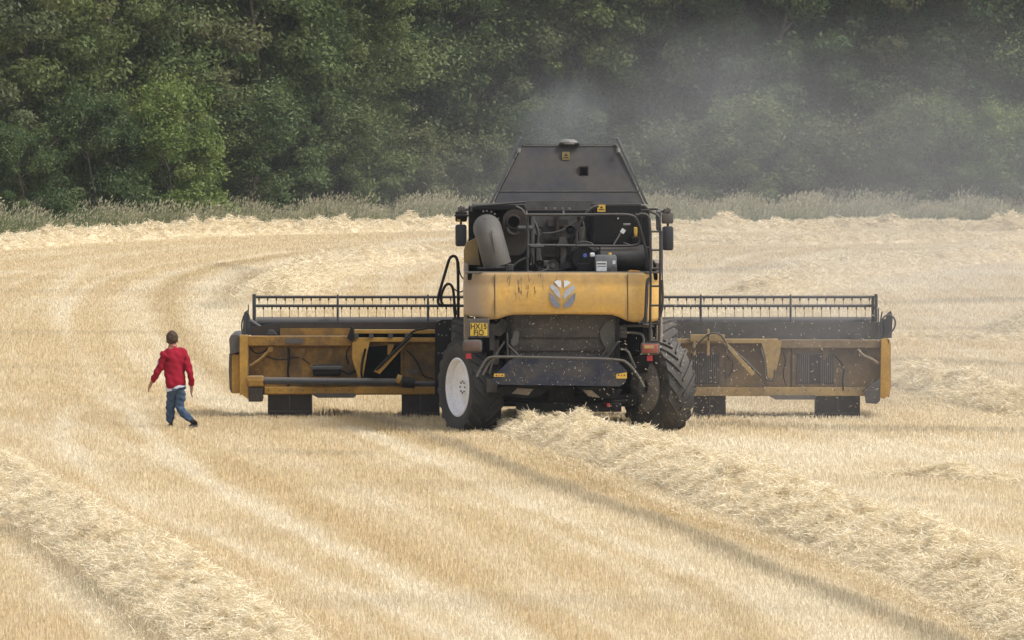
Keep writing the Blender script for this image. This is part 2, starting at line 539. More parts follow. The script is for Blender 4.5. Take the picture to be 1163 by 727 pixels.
def near_line(X, Y, line, reach):
    """distance to a polyline, for points sorted by Y; points beyond reach keep a large value"""
    d = np.full(len(X), 1e3)
    for a, b in zip(line[:-1], line[1:]):
        lo, hi = np.searchsorted(Y, (min(a[1], b[1]) - reach, max(a[1], b[1]) + reach))
        if hi <= lo: continue
        x, y = X[lo:hi] - a[0], Y[lo:hi] - a[1]
        ax, ay = b[0] - a[0], b[1] - a[1]
        t = np.clip((x * ax + y * ay) / (ax * ax + ay * ay + 1e-9), 0, 1)
        d[lo:hi] = np.minimum(d[lo:hi], np.hypot(x - t * ax, y - t * ay))
    return d


def gline(pts, n=3):
    """photo pixels on the ground -> smoothed ground polyline"""
    v = smooth_path([Vector((*G(*p), 0)) for p in pts], n)
    return np.array([[p.x, p.y] for p in v])


# ---------------------------------------------------------------- the ground
FX = 0.0605


def ground_material():
    m = bpy.data.materials.new('field_soil_and_chaff')
    m.use_nodes = True
    N = m.node_tree.nodes; Lk = m.node_tree.links
    b = N["Principled BSDF"]; b.inputs['Roughness'].default_value = 0.9
    b.inputs['Specular IOR Level'].default_value = 0.1
    tc = N.new("ShaderNodeTexCoord")
    n = N.new("ShaderNodeTexNoise"); n.inputs['Scale'].default_value = 6; n.inputs['Detail'].default_value = 10
    Lk.new(tc.outputs['Object'], n.inputs['Vector'])
    rp = N.new("ShaderNodeValToRGB")
    rp.color_ramp.elements[0].position = 0.35; rp.color_ramp.elements[0].color = (0.36, 0.27, 0.16, 1)
    rp.color_ramp.elements[1].position = 0.65; rp.color_ramp.elements[1].color = (0.62, 0.50, 0.32, 1)
    Lk.new(n.outputs['Fac'], rp.inputs['Fac']); Lk.new(rp.outputs[0], b.inputs['Base Color'])
    bp = N.new("ShaderNodeBump"); bp.inputs['Distance'].default_value = 0.05
    Lk.new(n.outputs['Fac'], bp.inputs['Height']); Lk.new(bp.outputs[0], b.inputs['Normal'])
    return m


mb = MB()
bmesh.ops.create_grid(mb.bm, x_segments=60, y_segments=60, size=1)
for v in mb.bm.verts:
    v.co = Vector((v.co.x * 600, 500 + v.co.y * 600, GZ))
tag(mb.build('ground', ground_material()), 'golden stubble field stretching to the wood', 'field', kind='structure')

# lines on the field, traced as ground points
pale_lines = [
    (gline([(150, 470), (170, 492), (200, 520), (240, 548), (330, 597), (430, 645), (500, 680), (600, 735)]), 0.22, 0.9),
    (gline([(80, 462), (66, 490), (84, 520), (120, 548), (170, 580), (250, 612), (340, 650), (450, 690), (540, 740)]), 0.20, 0.6),
    (gline([(400, 485), (500, 528), (600, 572), (700, 612), (800, 655), (900, 697), (1000, 745)]), 0.30, 0.85),
    (gline([(340, 478), (440, 520), (560, 570), (660, 620), (780, 680), (880, 740)]), 0.22, 0.4),
    (gline([(100, 300), (60, 330), (70, 380), (110, 430), (150, 470)]), 0.35, 0.5),
    (gline([(560, 285), (430, 296), (330, 312), (292, 335), (300, 352)]), 0.7, 0.7),
    (gline([(1020, 362), (1100, 364), (1190, 362)]), 1.0, 0.6),
    (gline([(1010, 395), (1090, 398), (1190, 400)]), 0.7, 0.6),
    (gline([(0, 620), (60, 660), (110, 700), (150, 745)]), 0.22, 0.5),
    (gline([(520, 270), (400, 282), (300, 298), (240, 318), (235, 345), (260, 380), (330, 430)]), 1.0, 0.8),
    (gline([(330, 285), (220, 302), (165, 325), (170, 355), (200, 400), (230, 440), (300, 470)]), 0.5, 0.65),
    (gline([(690, 495), (800, 525), (900, 555), (1000, 590), (1100, 625), (1190, 660)]), 0.9, 0.8),
    (gline([(760, 500), (900, 508), (1040, 515), (1180, 520)]), 1.4, 0.5),
    (gline([(770, 330), (900, 322), (1040, 310), (1180, 300)]), 4.0, 0.5),
]
tan_lines = [
    (gline([(420, 278), (290, 295), (205, 313), (182, 338), (195, 372), (225, 410), (290, 450)]), 0.55, 1.0),
    (gline([(600, 512), (700, 560), (800, 592), (900, 627), (1000, 668), (1100, 712), (1160, 745)]), 0.30, 0.75),
    (gline([(780, 655), (830, 690), (860, 735)]), 0.35, 0.8),
    (gline([(330, 455), (420, 482), (500, 508)]), 0.35, 0.7),
    (gline([(250, 520), (350, 575), (450, 625), (560, 680), (640, 735)]), 0.25, 0.35),
]
grey_lines = [
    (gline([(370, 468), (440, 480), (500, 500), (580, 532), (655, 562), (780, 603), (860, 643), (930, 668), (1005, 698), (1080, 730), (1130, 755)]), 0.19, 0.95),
    (gline([(790, 482), (900, 486), (1040, 488), (1180, 490)]), 0.8, 0.6),
    (gline([(275, 513), (330, 514), (395, 517)]), 0.35, 0.6),
    (gline([(1000, 345), (1080, 342), (1190, 340)]), 0.9, 0.4),
    (gline([(1010, 408), (1090, 412), (1190, 416)]), 0.6, 0.45),
    (gline([(800, 308), (900, 303), (1000, 292)]), 1.2, 0.4),
    (gline([(900, 560), (1040, 568), (1190, 572)]), 0.25, 0.35),
    (gline([(0, 598), (60, 637), (115, 682), (190, 740)]), 0.22, 0.7),  # shade under the lower left windrow's near edge, painted into the stubble colour
    (gline([(250, 300), (300, 312), (270, 335), (240, 350)]), 0.6, 0.5),
    (gline([(1000, 380), (1080, 382), (1180, 384)]), 0.8, 0.5),
]
row_guide = gline([(600, 272), (400, 280), (290, 295), (205, 316), (178, 350), (205, 400), (300, 455), (430, 492), (580, 545), (780, 620), (950, 690), (1100, 760)], 2)


def stubble():
    n = 1750000
    # more blades nearer: sample the distance so the count per photo area is fairly even
    u = rng.random(n)
    y0, y1 = 96.0, 366.0
    k = 0.6
    Y = (y0 ** k + u * (y1 ** k - y0 ** k)) ** (1 / k)
    X = (rng.random(n) * 2 - 1) * (FX * Y + 0.6)
    # sown rows, 12.5 cm apart, following the cut
    P = np.stack([X, Y], 1)
    # field edge
    Ye = 329 + (np.clip((X / Y * F + CX), 0, 600) / 480) * 28 + 2
    keep = Y < np.minimum(Ye, 364)
    P = P[keep]; n = len(P)
    P = P[np.argsort(P[:, 1])]
    X, Y = P[:, 0], P[:, 1]
    pale = np.zeros(n); tan = np.zeros(n); grey = np.zeros(n)
    wob = (fbm(X * 0.9 + 5, Y * 0.35) - 0.5)
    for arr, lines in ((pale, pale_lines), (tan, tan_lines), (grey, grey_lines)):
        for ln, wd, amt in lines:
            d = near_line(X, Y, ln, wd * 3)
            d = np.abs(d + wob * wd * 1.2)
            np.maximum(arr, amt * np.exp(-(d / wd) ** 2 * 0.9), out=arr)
    # broad bands left by successive cuts and patches
    band = fbm(X * 0.05 + 3, Y * 0.16, 3)
    patch = fbm(X * 0.35, Y * 0.08 + 9, 4)
    fine = fbm(X * 2.2, Y * 0.9, 2)
    dg = near_line(X, Y, row_guide, 60.0)     # drill rows and cuts run parallel to this sweep
    rows = noise(dg * 1.7 + 3, Y * 0.02) * 0.6 + noise(dg * 4.5 + 11, Y * 0.03) * 0.4
    right = np.clip((X / Y * F + CX - 520) / 420, 0, 1) * 0.28
    pale = np.clip(pale + (band - 0.5) * 0.7 + (patch - 0.5) * 0.5 + (rows - 0.5) * 1.15 + 0.16 + (fine - .5) * 0.3 + right, 0, 1) * (1 - tan * 0.7)
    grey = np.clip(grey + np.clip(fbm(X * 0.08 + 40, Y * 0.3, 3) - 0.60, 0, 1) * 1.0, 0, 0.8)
    flat = np.clip(pale * 0.7 - grey, 0, 1)
    h = (0.065 + 0.05 * rng.random(n)) * (1 - 0.45 * flat) * (1 + 0.45 * grey) * (0.8 + 0.4 * fine)
    lean = 0.25 + 0.9 * flat
    ang = rng.random(n) * 2 * math.pi
    ln_ = rng.random(n) * lean
    dx, dy = np.cos(ang) * ln_ * h, np.sin(ang) * ln_ * h
    wa = rng.random(n) * 2 * math.pi
    wd = (0.0026 + 0.0026 * rng.random(n)) * (Y / 110) ** 0.8
    wx, wy = np.cos(wa) * wd, np.sin(wa) * wd
    z0 = np.zeros(n) - 0.005
    a = np.stack([X - wx, Y - wy, z0], 1); b = np.stack([X + wx, Y + wy, z0], 1)
    c = np.stack([X + dx + wx * .7, Y + dy + wy * .7, h], 1); d = np.stack([X + dx - wx * .7, Y + dy - wy * .7, h + 0.01 * rng.standard_normal(n)], 1)
    V = np.stack([a, b, c, d], 1).reshape(-1, 3)
    tone = np.clip(rng.beta(3, 3, n) * 0.9 - tan * 0.40 + 0.05, 0, 1)
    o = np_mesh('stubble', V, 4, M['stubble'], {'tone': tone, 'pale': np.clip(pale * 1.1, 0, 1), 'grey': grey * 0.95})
    o.location.z = GZ
    tag(o, 'short cut golden stubble with pale wheel tracks across the field', 'stubble', kind='stuff')


stubble()


def swath(name, pts, width, height, label, dens=650, wscale=1.0, n=3, seed=0, greyamt=0.0, rough=1.0):
    """a windrow of loose straw: a lumpy ridge covered and fringed with strands"""
    r = np.random.default_rng(100 + seed)
    line = gline(pts, n)
    seg = np.hypot(*(line[1:] - line[:-1]).T)
    cum = np.concatenate([[0], np.cumsum(seg)])
    Ltot = cum[-1]

    def at(s):
        x = np.interp(s, cum, line[:, 0]); y = np.interp(s, cum, line[:, 1])
        e = 0.3
        x2 = np.interp(s + e, cum, line[:, 0]) - np.interp(s - e, cum, line[:, 0])
        y2 = np.interp(s + e, cum, line[:, 1]) - np.interp(s - e, cum, line[:, 1])
        l = np.hypot(x2, y2) + 1e-9
        return x, y, -y2 / l, x2 / l

    def hgt(s, t):
        """t across, -1..1"""
        hh = height * (0.35 + 1.0 * fbm(s * 1.0 / rough + seed * 9, t * 1.3 + 4, 3))
        lump = 1.5 * height * (fbm(s * 2.6 + 7, t * width * 2.2 + seed, 4) - 0.48)
        prof = np.clip(1 - np.abs(t) ** 2.2, 0, 1) ** 0.8
        ends = np.clip(np.minimum(s, Ltot - s) / 1.6, 0, 1) ** 0.7
        edge = 0.7 + 0.6 * fbm(s * 1.2, seed + t * 0, 2)
        if seed == 1: ends = ends * np.interp(s, [0, 10], [0.55, 1.0])
        return np.clip((hh + lump) * prof * ends * edge, 0, None)
    # ridge sheet
    ns = max(8, int(Ltot / 0.16 / wscale)); ntt = 14
    ss = np.linspace(0, Ltot, ns); tt = np.linspace(-1, 1, ntt)
    SS, TT = np.meshgrid(ss, tt, indexing='ij')
    x, y, nx, ny = at(SS.ravel())
    t = TT.ravel()
    wj = width / 2 * (0.85 + 0.3 * fbm(SS.ravel() * 0.8, seed + 0 * t, 2)) * (np.interp(SS.ravel(), [0, 12], [0.6, 1.0]) if seed == 1 else 1.0)
    Z = hgt(SS.ravel(), t) * 0.9 - 0.01
    V = np.stack([x + nx * t * wj, y + ny * t * wj, Z], 1).reshape(ns, ntt, 3)
    q = np.stack([V[:-1, :-1], V[1:, :-1], V[1:, 1:], V[:-1, 1:]], 2).reshape(-1, 3)
    k = len(q) // 4
    tone0 = r.random(k) * 0.5
    # strands
    m = int(Ltot * width * dens * 2.3)
    s = r.random(m) * Ltot; t = np.clip(r.normal(0, 0.60, m), -1.9, 1.9)
    x, y, nx, ny = at(s)
    wj = width / 2 * (0.85 + 0.3 * fbm(s * 0.8, seed + 0 * t, 2)) * (np.interp(s, [0, 12], [0.6, 1.0]) if seed == 1 else 1.0)
    z = hgt(s, np.clip(t, -1, 1)) * (0.82 + 0.25 * r.random(m)) + 0.02 * r.random(m)
    L = (0.05 + 0.12 * r.random(m) + 0.16 * (r.random(m) < 0.10)) * wscale ** 0.5
    ang = r.random(m) * 2 * math.pi
    el = r.normal(0.05, 0.38, m)
    d = np.stack([np.cos(ang) * np.cos(el), np.sin(ang) * np.cos(el), np.sin(el)], 1)
    c = np.stack([x + nx * t * wj, y + ny * t * wj, z + 0.015], 1)
    sidev = np.cross(d, r.normal(size=(m, 3)))
    sidev /= np.linalg.norm(sidev, axis=1)[:, None] + 1e-9
    wv = sidev * ((0.0022 + 0.0026 * r.random(m)) * wscale)[:, None]
    a = c - d * L[:, None] / 2; b = c + d * L[:, None] / 2
    a[:, 2] = np.maximum(a[:, 2], 0.0)
    V2 = np.stack([a - wv, a + wv, b + wv, b - wv], 1).reshape(-1, 3)
    allv = np.concatenate([q, V2])
    tone = np.concatenate([tone0, r.beta(2.2, 1.6, m)])
    low = np.concatenate([np.full(k, 0.0), np.zeros(m)])
    pale = np.concatenate([np.full(k, 0.15), np.clip(0.25 + 0.5 * (fbm(s * 0.7, t * 2 + seed) - 0.4), 0, 1)])
    g = np.concatenate([np.full(k, greyamt * 0.5), np.clip(greyamt + 0.5 * (fbm(s * 1.3 + 50, t + seed) - 0.55), 0, 0.7)])
    o = np_mesh(name, allv, 4, M['swath'], {'tone': tone, 'pale': pale, 'grey': g})
    o.location.z = GZ * 0.5
    tag(o, label, 'windrow', 'windrows of loose straw on the field')
    return o


swath('straw_windrow', [(600, 480), (592, 488), (640, 500), (698, 516), (775, 539), (838, 564), (920, 594), (1020, 626), (1100, 658), (1190, 702), (1240, 740)], 1.85, 0.38,
      'thick loose straw windrow running from under the combine to the lower right', dens=900, seed=1)
swath('straw_windrow', [(-60, 520), (0, 550), (70, 592), (145, 636), (215, 688), (280, 735), (310, 765)], 1.6, 0.32,
      'broad pale straw windrow crossing the lower left corner of the field', dens=900, seed=2)
swath('straw_windrow', [(-60, 286), (0, 283), (100, 275), (250, 268), (400, 264), (560, 260)], 2.0, 0.42,
      'long straw windrow along the foot of the tall grass on the left', dens=260, wscale=2.2, seed=3)
swath('straw_windrow', [(700, 263), (800, 263), (900, 262), (1040, 262), (1220, 264)], 2.2, 0.42,
      'straw windrow along the foot of the tall grass on the right, farthest from the combine', dens=260, wscale=2.2, seed=4)
swath('straw_windrow', [(520, 296), (440, 298), (380, 306), (335, 320), (310, 340)], 2.0, 0.4,
      'curving straw windrow ending behind the left half of the header', dens=300, wscale=1.9, seed=5)
swath('straw_windrow', [(700, 278), (800, 277), (900, 278), (1000, 276), (1220, 272)], 1.7, 0.28,
      'low straw windrow second from the tall grass on the right', dens=260, wscale=2.0, seed=6)
swath('straw_windrow', [(850, 340), (900, 325), (960, 312), (1040, 303), (1120, 296), (1220, 291)], 2.2, 0.4,
      'pale straw windrow rising to the right behind the right header end', dens=300, wscale=1.8, seed=7)
swath('straw_windrow', [(1015, 428), (1060, 440), (1110, 455), (1210, 475)], 1.7, 0.34,
      'straw windrow running right from beside the right header end', dens=600, wscale=1.2, seed=8)
swath('straw_windrow', [(1000, 537), (1060, 541), (1120, 545), (1200, 549)], 0.9, 0.17,
      'thin broken line of straw at the right edge between the two thick windrows', dens=700, wscale=1.0, seed=9)
swath('straw_windrow', [(985, 385), (1060, 384), (1120, 386), (1200, 388)], 1.0, 0.16,
      'thin line of straw level with the top of the right header end', dens=400, wscale=1.3, seed=10)
swath('straw_heap', [(1115, 377), (1160, 377), (1210, 377)], 5.0, 0.75,
      'greyish rounded heap of uncut straw at the right edge of the field', dens=350, wscale=1.3, seed=11, greyamt=0.35, rough=2)
bpy.context.scene.objects['straw_heap']['category'] = 'straw heap'


# ---------------------------------------------------------------- tall grass strip
def tall_grass():
    n = 150000
    px = rng.random(n) * 1400 - 120
    base = np.interp(px, [0, 480, 1163], [325, 352, 358])
    Y = base + rng.random(n) ** 1.2 * 13
    X = (px - CX) / F * Y
    clump = fbm(X * 0.8, Y * 0.5 + 3, 4)
    h = (0.30 + 0.40 * rng.random(n)) * (0.15 + 1.55 * clump) * np.interp(Y - base, [0, 2, 16], [0.55, 1.0, 1.25])
    stem = rng.random(n) < np.interp(px, [0, 500], [0.12, 0.28])
    h = np.where(stem, h * 1.25, h)
    ang = rng.random(n) * 2 * math.pi
    ln_ = 0.12 + 0.25 * rng.random(n)
    windx = 0.18 * h
    wd = np.where(stem, 0.008, 0.014) * (0.7 + rng.random(n) * 0.6)
    wa = rng.random(n) * math.pi
    wx, wy = np.cos(wa) * wd, np.sin(wa) * wd
    dx = np.cos(ang) * ln_ * h + windx; dy = np.sin(ang) * ln_ * h
    z0 = np.zeros(n)
    P0 = np.stack([X, Y, z0], 1); P1 = np.stack([X + dx * .4, Y + dy * .4, h * 0.6], 1); P2 = np.stack([X + dx, Y + dy, h], 1)
    wv = np.stack([wx, wy, z0], 1)
    q1 = np.stack([P0 - wv, P0 + wv, P1 + wv * .9, P1 - wv * .9], 1).reshape(-1, 3)
    q2 = np.stack([P1 - wv * .9, P1 + wv * .9, P2 + wv * .3, P2 - wv * .3], 1).reshape(-1, 3)
    # seed heads
    si = np.where(stem)[0]
    hv = np.stack([np.full(len(si), 0.022), np.zeros(len(si)), np.zeros(len(si))], 1)
    A = P2[si]; B = A + (P2 - P1)[si] * 0.35 * (0.6 + rng.random((len(si), 1)) * 0.6)
    q3 = np.stack([A - hv * 0.4, (A + B) / 2 - hv, B, (A + B) / 2 + hv], 1).reshape(-1, 3)
    V = np.concatenate([q1, q2, q3])
    tn = np.clip(rng.beta(2, 2.5, n) * 0.75 + (clump - 0.5) * 0.4, 0, 1)
    tone = np.concatenate([tn, tn + 0.1, np.full(len(si), 0.8)])
    left = np.interp(px, [0, 200, 420, 600], [0.0, 0.2, 0.55, 0.7])
    pl = np.clip(left + (clump - 0.5), 0, 1)
    pale = np.concatenate([np.where(stem, 0.25 * pl, 0.0), np.where(stem, 0.9 * pl + 0.2, 0.25 * pl), 0.45 + 0.5 * pl[si]])
    grey = np.concatenate([np.full(n, 0.1), np.full(n, 0.15), np.full(len(si), 0.1)])
    o = np_mesh('tall_grass', V, 4, M['grass'], {'tone': tone, 'pale': np.clip(pale, 0, 1), 'grey': grey})
    o.location.z = GZ
    tag(o, 'strip of tall seeding grass along the foot of the wood', 'tall grass', kind='stuff')


tall_grass()


# ---------------------------------------------------------------- the wood
def crown_mesh(name, seed, Ht, Rd, z0, ncl, per, leaf, m, shape='tree'):
    r = np.random.default_rng(seed)
    # clump centres on the crown's skin and some inside
    zz = r.random(ncl)
    prof = np.sin(np.clip(zz * 0.86 + 0.14, 0, 1) * math.pi) ** 0.55 if shape == 'tree' else np.sqrt(np.clip(1 - (zz * 0.98) ** 2.2, 0, 1))
    prof = 0.25 + 0.75 * prof
    a = r.random(ncl) * 2 * math.pi
    rad = Rd * prof * np.sqrt(0.25 + 0.75 * r.random(ncl)) * (0.8 + 0.3 * r.random(ncl))
    c = np.stack([np.cos(a) * rad, np.sin(a) * rad, z0 + zz * (Ht - z0)], 1)
    rc = (0.35 + 0.75 * r.random(ncl) ** 1.5) * (Rd / 2.6) ** 0.5
    n = ncl * per
    idx = np.repeat(np.arange(ncl), per)
    d = r.normal(size=(n, 3)); d /= np.linalg.norm(d, axis=1)[:, None]
    u = r.random(n) ** 0.35
    sc = np.stack([np.ones(n), np.ones(n), np.full(n, 0.62)], 1)
    p = c[idx] + d * (rc[idx] * u)[:, None] * sc
    # drooping / lifting sprays give an uneven outline
    spray = r.random(n) < 0.22
    out = c[idx] - np.array([0, 0, z0 + (Ht - z0) * 0.35]); out /= np.linalg.norm(out, axis=1)[:, None] + 1e-6
    p = p + np.where(spray, 1.0, 0.0)[:, None] * (out * (r.random(n) ** 2 * 0.75)[:, None] + np.array([0, 0, 0.12]))
    p[:, 2] = np.maximum(p[:, 2], 0.12)
    nrm = d * 0.6 + r.normal(size=(n, 3)) * 0.55 + np.array([0, 0, 0.55])
    nrm /= np.linalg.norm(nrm, axis=1)[:, None]
    t1 = np.cross(nrm, r.normal(size=(n, 3))); t1 /= np.linalg.norm(t1, axis=1)[:, None]
    t2 = np.cross(nrm, t1)
    ls = (leaf * (0.6 + 0.8 * r.random(n)))[:, None]
    V = np.stack([p - t1 * ls * 0.55, p - t2 * ls * 0.3 + t1 * ls * .05, p + t1 * ls * 0.6, p + t2 * ls * 0.3 + t1 * ls * .05], 1).reshape(-1, 3)
    tone = np.clip(0.5 + 0.28 * r.normal(size=ncl)[idx] + 0.16 * r.normal(size=n), 0, 1)
    return V, tone


def trunk_mb(seed, Ht, Rd, r0=0.16):
    rr = random.Random(seed)
    mb = MB()
    top = Ht * 0.86
    pts = [Vector((0, 0, -0.1))]
    for k in range(1, 7):
        pts.append(Vector((rr.uniform(-.18, .18) * k * .5, rr.uniform(-.18, .18) * k * .5, top * k / 6)))
    mb.tube(pts, [r0 * (1 - 0.13 * k) for k in range(7)], 8)
    for k in range(11):
        z = Ht * rr.uniform(0.12, 0.8)
        f = z / top * 6; i = min(5, int(f)); b = pts[i].lerp(pts[i + 1], f - i)
        a = rr.uniform(0, 6.28); L = Rd * rr.uniform(0.5, 0.95)
        q = [b, b + Vector((math.cos(a) * L * .45, math.sin(a) * L * .45, L * 0.35)), b + Vector((math.cos(a + .3) * L, math.sin(a + .3) * L, L * rr.uniform(.5, 1.0)))]
        mb.tube(q, [r0 * .42, r0 * .28, r0 * .08], 6)
    return mb


kinds = {
    'oak':   dict(H=15, Rd=3.6, z0=0.9, ncl=150, per=330, leaf=0.17, mat='leaf', name='broadleaf_tree'),
    'ash':   dict(H=16, Rd=3.2, z0=1.2, ncl=140, per=330, leaf=0.16, mat='leaf_grey', name='broadleaf_tree'),
    'maple': dict(H=14, Rd=3.8, z0=0.6, ncl=160, per=330, leaf=0.15, mat='leaf', name='broadleaf_tree'),
    'bush':  dict(H=4.9, Rd=1.9, z0=0.25, ncl=70, per=380, leaf=0.12, mat='leaf_bright', name='hedgerow_shrub'),
    'thorn': dict(H=5.0, Rd=2.3, z0=0.2, ncl=80, per=380, leaf=0.12, mat='leaf', name='hedgerow_shrub'),
    'willow': dict(H=3.4, Rd=2.2, z0=0.15, ncl=64, per=380, leaf=0.12, mat='leaf_grey', name='hedgerow_shrub'),
}
_meshes = {}


def tree(kind, px, Y, rz, scale, label, group, sxy=1.0, mat_=None):
    k = kinds[kind]
    if kind not in _meshes:
        sh = 'tree' if k['name'] == 'broadleaf_tree' else 'bush'
        V, tone = crown_mesh('crown', hash(kind) % 1 + len(kind) * 31 + len(_meshes) * 7, k['H'], k['Rd'], k['z0'], k['ncl'], k['per'], k['leaf'], None, sh)
        root = empty(k['name'], (0, 0, 0))
        cr = np_mesh('crown', V, 4, M[k['mat']], {'tone': tone}, parent=root)
        tk = trunk_mb(len(_meshes) + 3, k['H'], k['Rd'], 0.16 if k['H'] > 8 else 0.07).build('trunk', M['bark'], root, smooth=True)
        _meshes[kind] = (root, cr.data, tk.data)
    else:
        _, cm, tm = _meshes[kind]
        root = empty(k['name'], (0, 0, 0))
        for nm, me in (('crown', cm), ('trunk', tm)):
            o = bpy.data.objects.new(nm, me); COL.objects.link(o); o.parent = root
    root.location = ((px - CX) / F * Y, Y, GZ)
    root.rotation_euler = (0, 0, rz)
    root.scale = (scale * sxy, scale * sxy, scale)
    tag(root, label, 'shrub' if k['name'] == 'hedgerow_shrub' else 'tree', group)
    return root


ORD = ['first', 'second', 'third', 'fourth', 'fifth', 'sixth', 'seventh', 'eighth', 'ninth', 'tenth', 'eleventh', 'twelfth', 'thirteenth', 'fourteenth', 'fifteenth', 'sixteenth']
kn = ['oak', 'ash', 'maple']
rr = random.Random(5)
i = 0
xs1 = [-60, 30, 120, 205, 290, 375]
for i, px in enumerate(xs1):
    tree(kn[(i * 2 + 1) % 3], px, 343 + px * 0.045 + rr.uniform(-1, 1), rr.uniform(0, 6.28), rr.uniform(0.92, 1.08),
         'tall green tree, %s from the left in the nearer left wood' % ORD[i], 'trees of the nearer left part of the wood')
xs2 = [430, 500, 575, 655, 730, 810, 890, 965, 1045, 1125, 1210]
for i, px in enumerate(xs2):
    tree(kn[(i * 2) % 3], px, 371 + rr.uniform(-1.5, 1.5), rr.uniform(0, 6.28), rr.uniform(0.92, 1.1),
         'tall hazy tree, %s from the left in the farther right wood' % ORD[i], 'trees in the hazy front row of the wood')
xs3 = [-20, 90, 190, 290, 400, 490, 590, 690, 790, 890, 990, 1090, 1190]
for i, px in enumerate(xs3):
    tree(kn[(i + 1) % 3], px + rr.uniform(-12, 12), (353 + px * 0.04 if px < 380 else 379) + rr.uniform(-1.5, 1.5), rr.uniform(0, 6.28), rr.uniform(1.05, 1.2),
         'dark tree deep in the wood, %s from the left in its back row' % ORD[i], 'trees in the back row of the wood')
for i, px in enumerate([30, 140, 250, 345, 445, 540, 640, 740, 840, 940, 1040, 1140]):
    tree(kn[(i * 2 + 2) % 3], px, (361 if px < 300 else 387) + rr.uniform(-1.0, 1.0), rr.uniform(0, 6.28), rr.uniform(1.1, 1.2),
         'tree deepest in the wood, %s from the left behind its back row' % ORD[i], 'trees deepest in the wood')
shr = [
    ('thorn', 25, 335, 0.72, 1.05, 'low dark green shrub at the left edge above the tall grass'),
    ('bush', 190, 344, 1.05, 0.95, 'bright fresh green bush standing in front of the dark trees on the left'),
    ('thorn', 105, 342, 0.95, 0.9, 'dark shrub between the left edge shrub and the bright green bush'),
    ('thorn', 290, 351, 0.98, 1.1, 'broad dark green shrub just right of the bright green bush'),
    ('maple', 355, 358, 0.62, 0.75, 'mid green small tree towering over the shrubs left of the gap'),
    ('willow', 445, 362, 1.0, 1.0, 'rounded grey green shrub sloping down at the right end of the nearer wood'),
    ('thorn', 395, 358, 0.85, 1.0, 'leafy green shrub beside the rounded grey green shrub'),
    ('willow', 540, 364, 0.9, 1.1, 'hazy low shrub left of the combine hopper'),
    ('thorn', 620, 366, 0.85, 1.2, 'hazy shrub directly behind the combine hopper'),
    ('willow', 760, 366, 1.0, 1.2, 'hazy low shrub just right of the combine hopper'),
    ('thorn', 850, 366, 0.9, 1.2, 'dust veiled shrub above the middle of the right header'),
    ('willow', 950, 366, 1.05, 1.1, 'dust veiled rounded shrub above the right header end'),
    ('thorn', 1050, 366, 0.9, 1.1, 'dull green shrub above the pale windrow on the right'),
    ('bush', 1135, 364, 0.85, 1.1, 'lighter green bush close to the right edge of the photo'),
    ('willow', 1210, 364, 1.2, 1.1, 'grey green shrub at the right edge of the photo'),
]
for (kd, px, Y, sc, sx, lb) in shr:
    tree(kd, px, Y, rr.uniform(0, 6.28), sc, lb, 'shrubs along the edge of the wood', sx)

# ================================================================= the combine harvester
Y0 = 161.0
ORG = Vector(((639 - CX) / F * Y0, Y0, 0))


def L(px, py, dy):
    return W(px, py, Y0 + dy) - ORG


comb = empty('combine_harvester', tuple(ORG))
tag(comb, 'dusty yellow and black combine harvester seen from behind with its wide header down', 'combine harvester')


def lbox(mb, x0, y0, x1, y1, d0, d1, bev=0.01, rot=None):
    """box whose rear face fills the photo rectangle at depth d0 and which reaches forward to d1"""
    a = L(x0, y0, d0); b = L(x1, y1, d0)
    mb.box((a.x, d0, a.z), (b.x, d1, b.z), bev, rot)
    return mb


def lprism(mb, pts, d0, d1):
    mb.prism([L(x, y, d0) for x, y in pts], (0, d1 - d0, 0))
    return mb


def ltube(mb, pts, d, r, sm=2, seg=8):
    P = []
    for p in pts:
        P.append(L(p[0], p[1], p[2] if len(p) > 2 else d))
    if sm: P = smooth_path(P, sm)
    mb.tube(P, r, seg)
    return mb


HD = -1.15      # depth of the hood's rear face

# --- body: chassis and interior walls
mb = MB()
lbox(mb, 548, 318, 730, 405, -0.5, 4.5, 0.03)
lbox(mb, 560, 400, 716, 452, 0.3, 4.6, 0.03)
body = mb.build('chassis', M['dark'], comb)

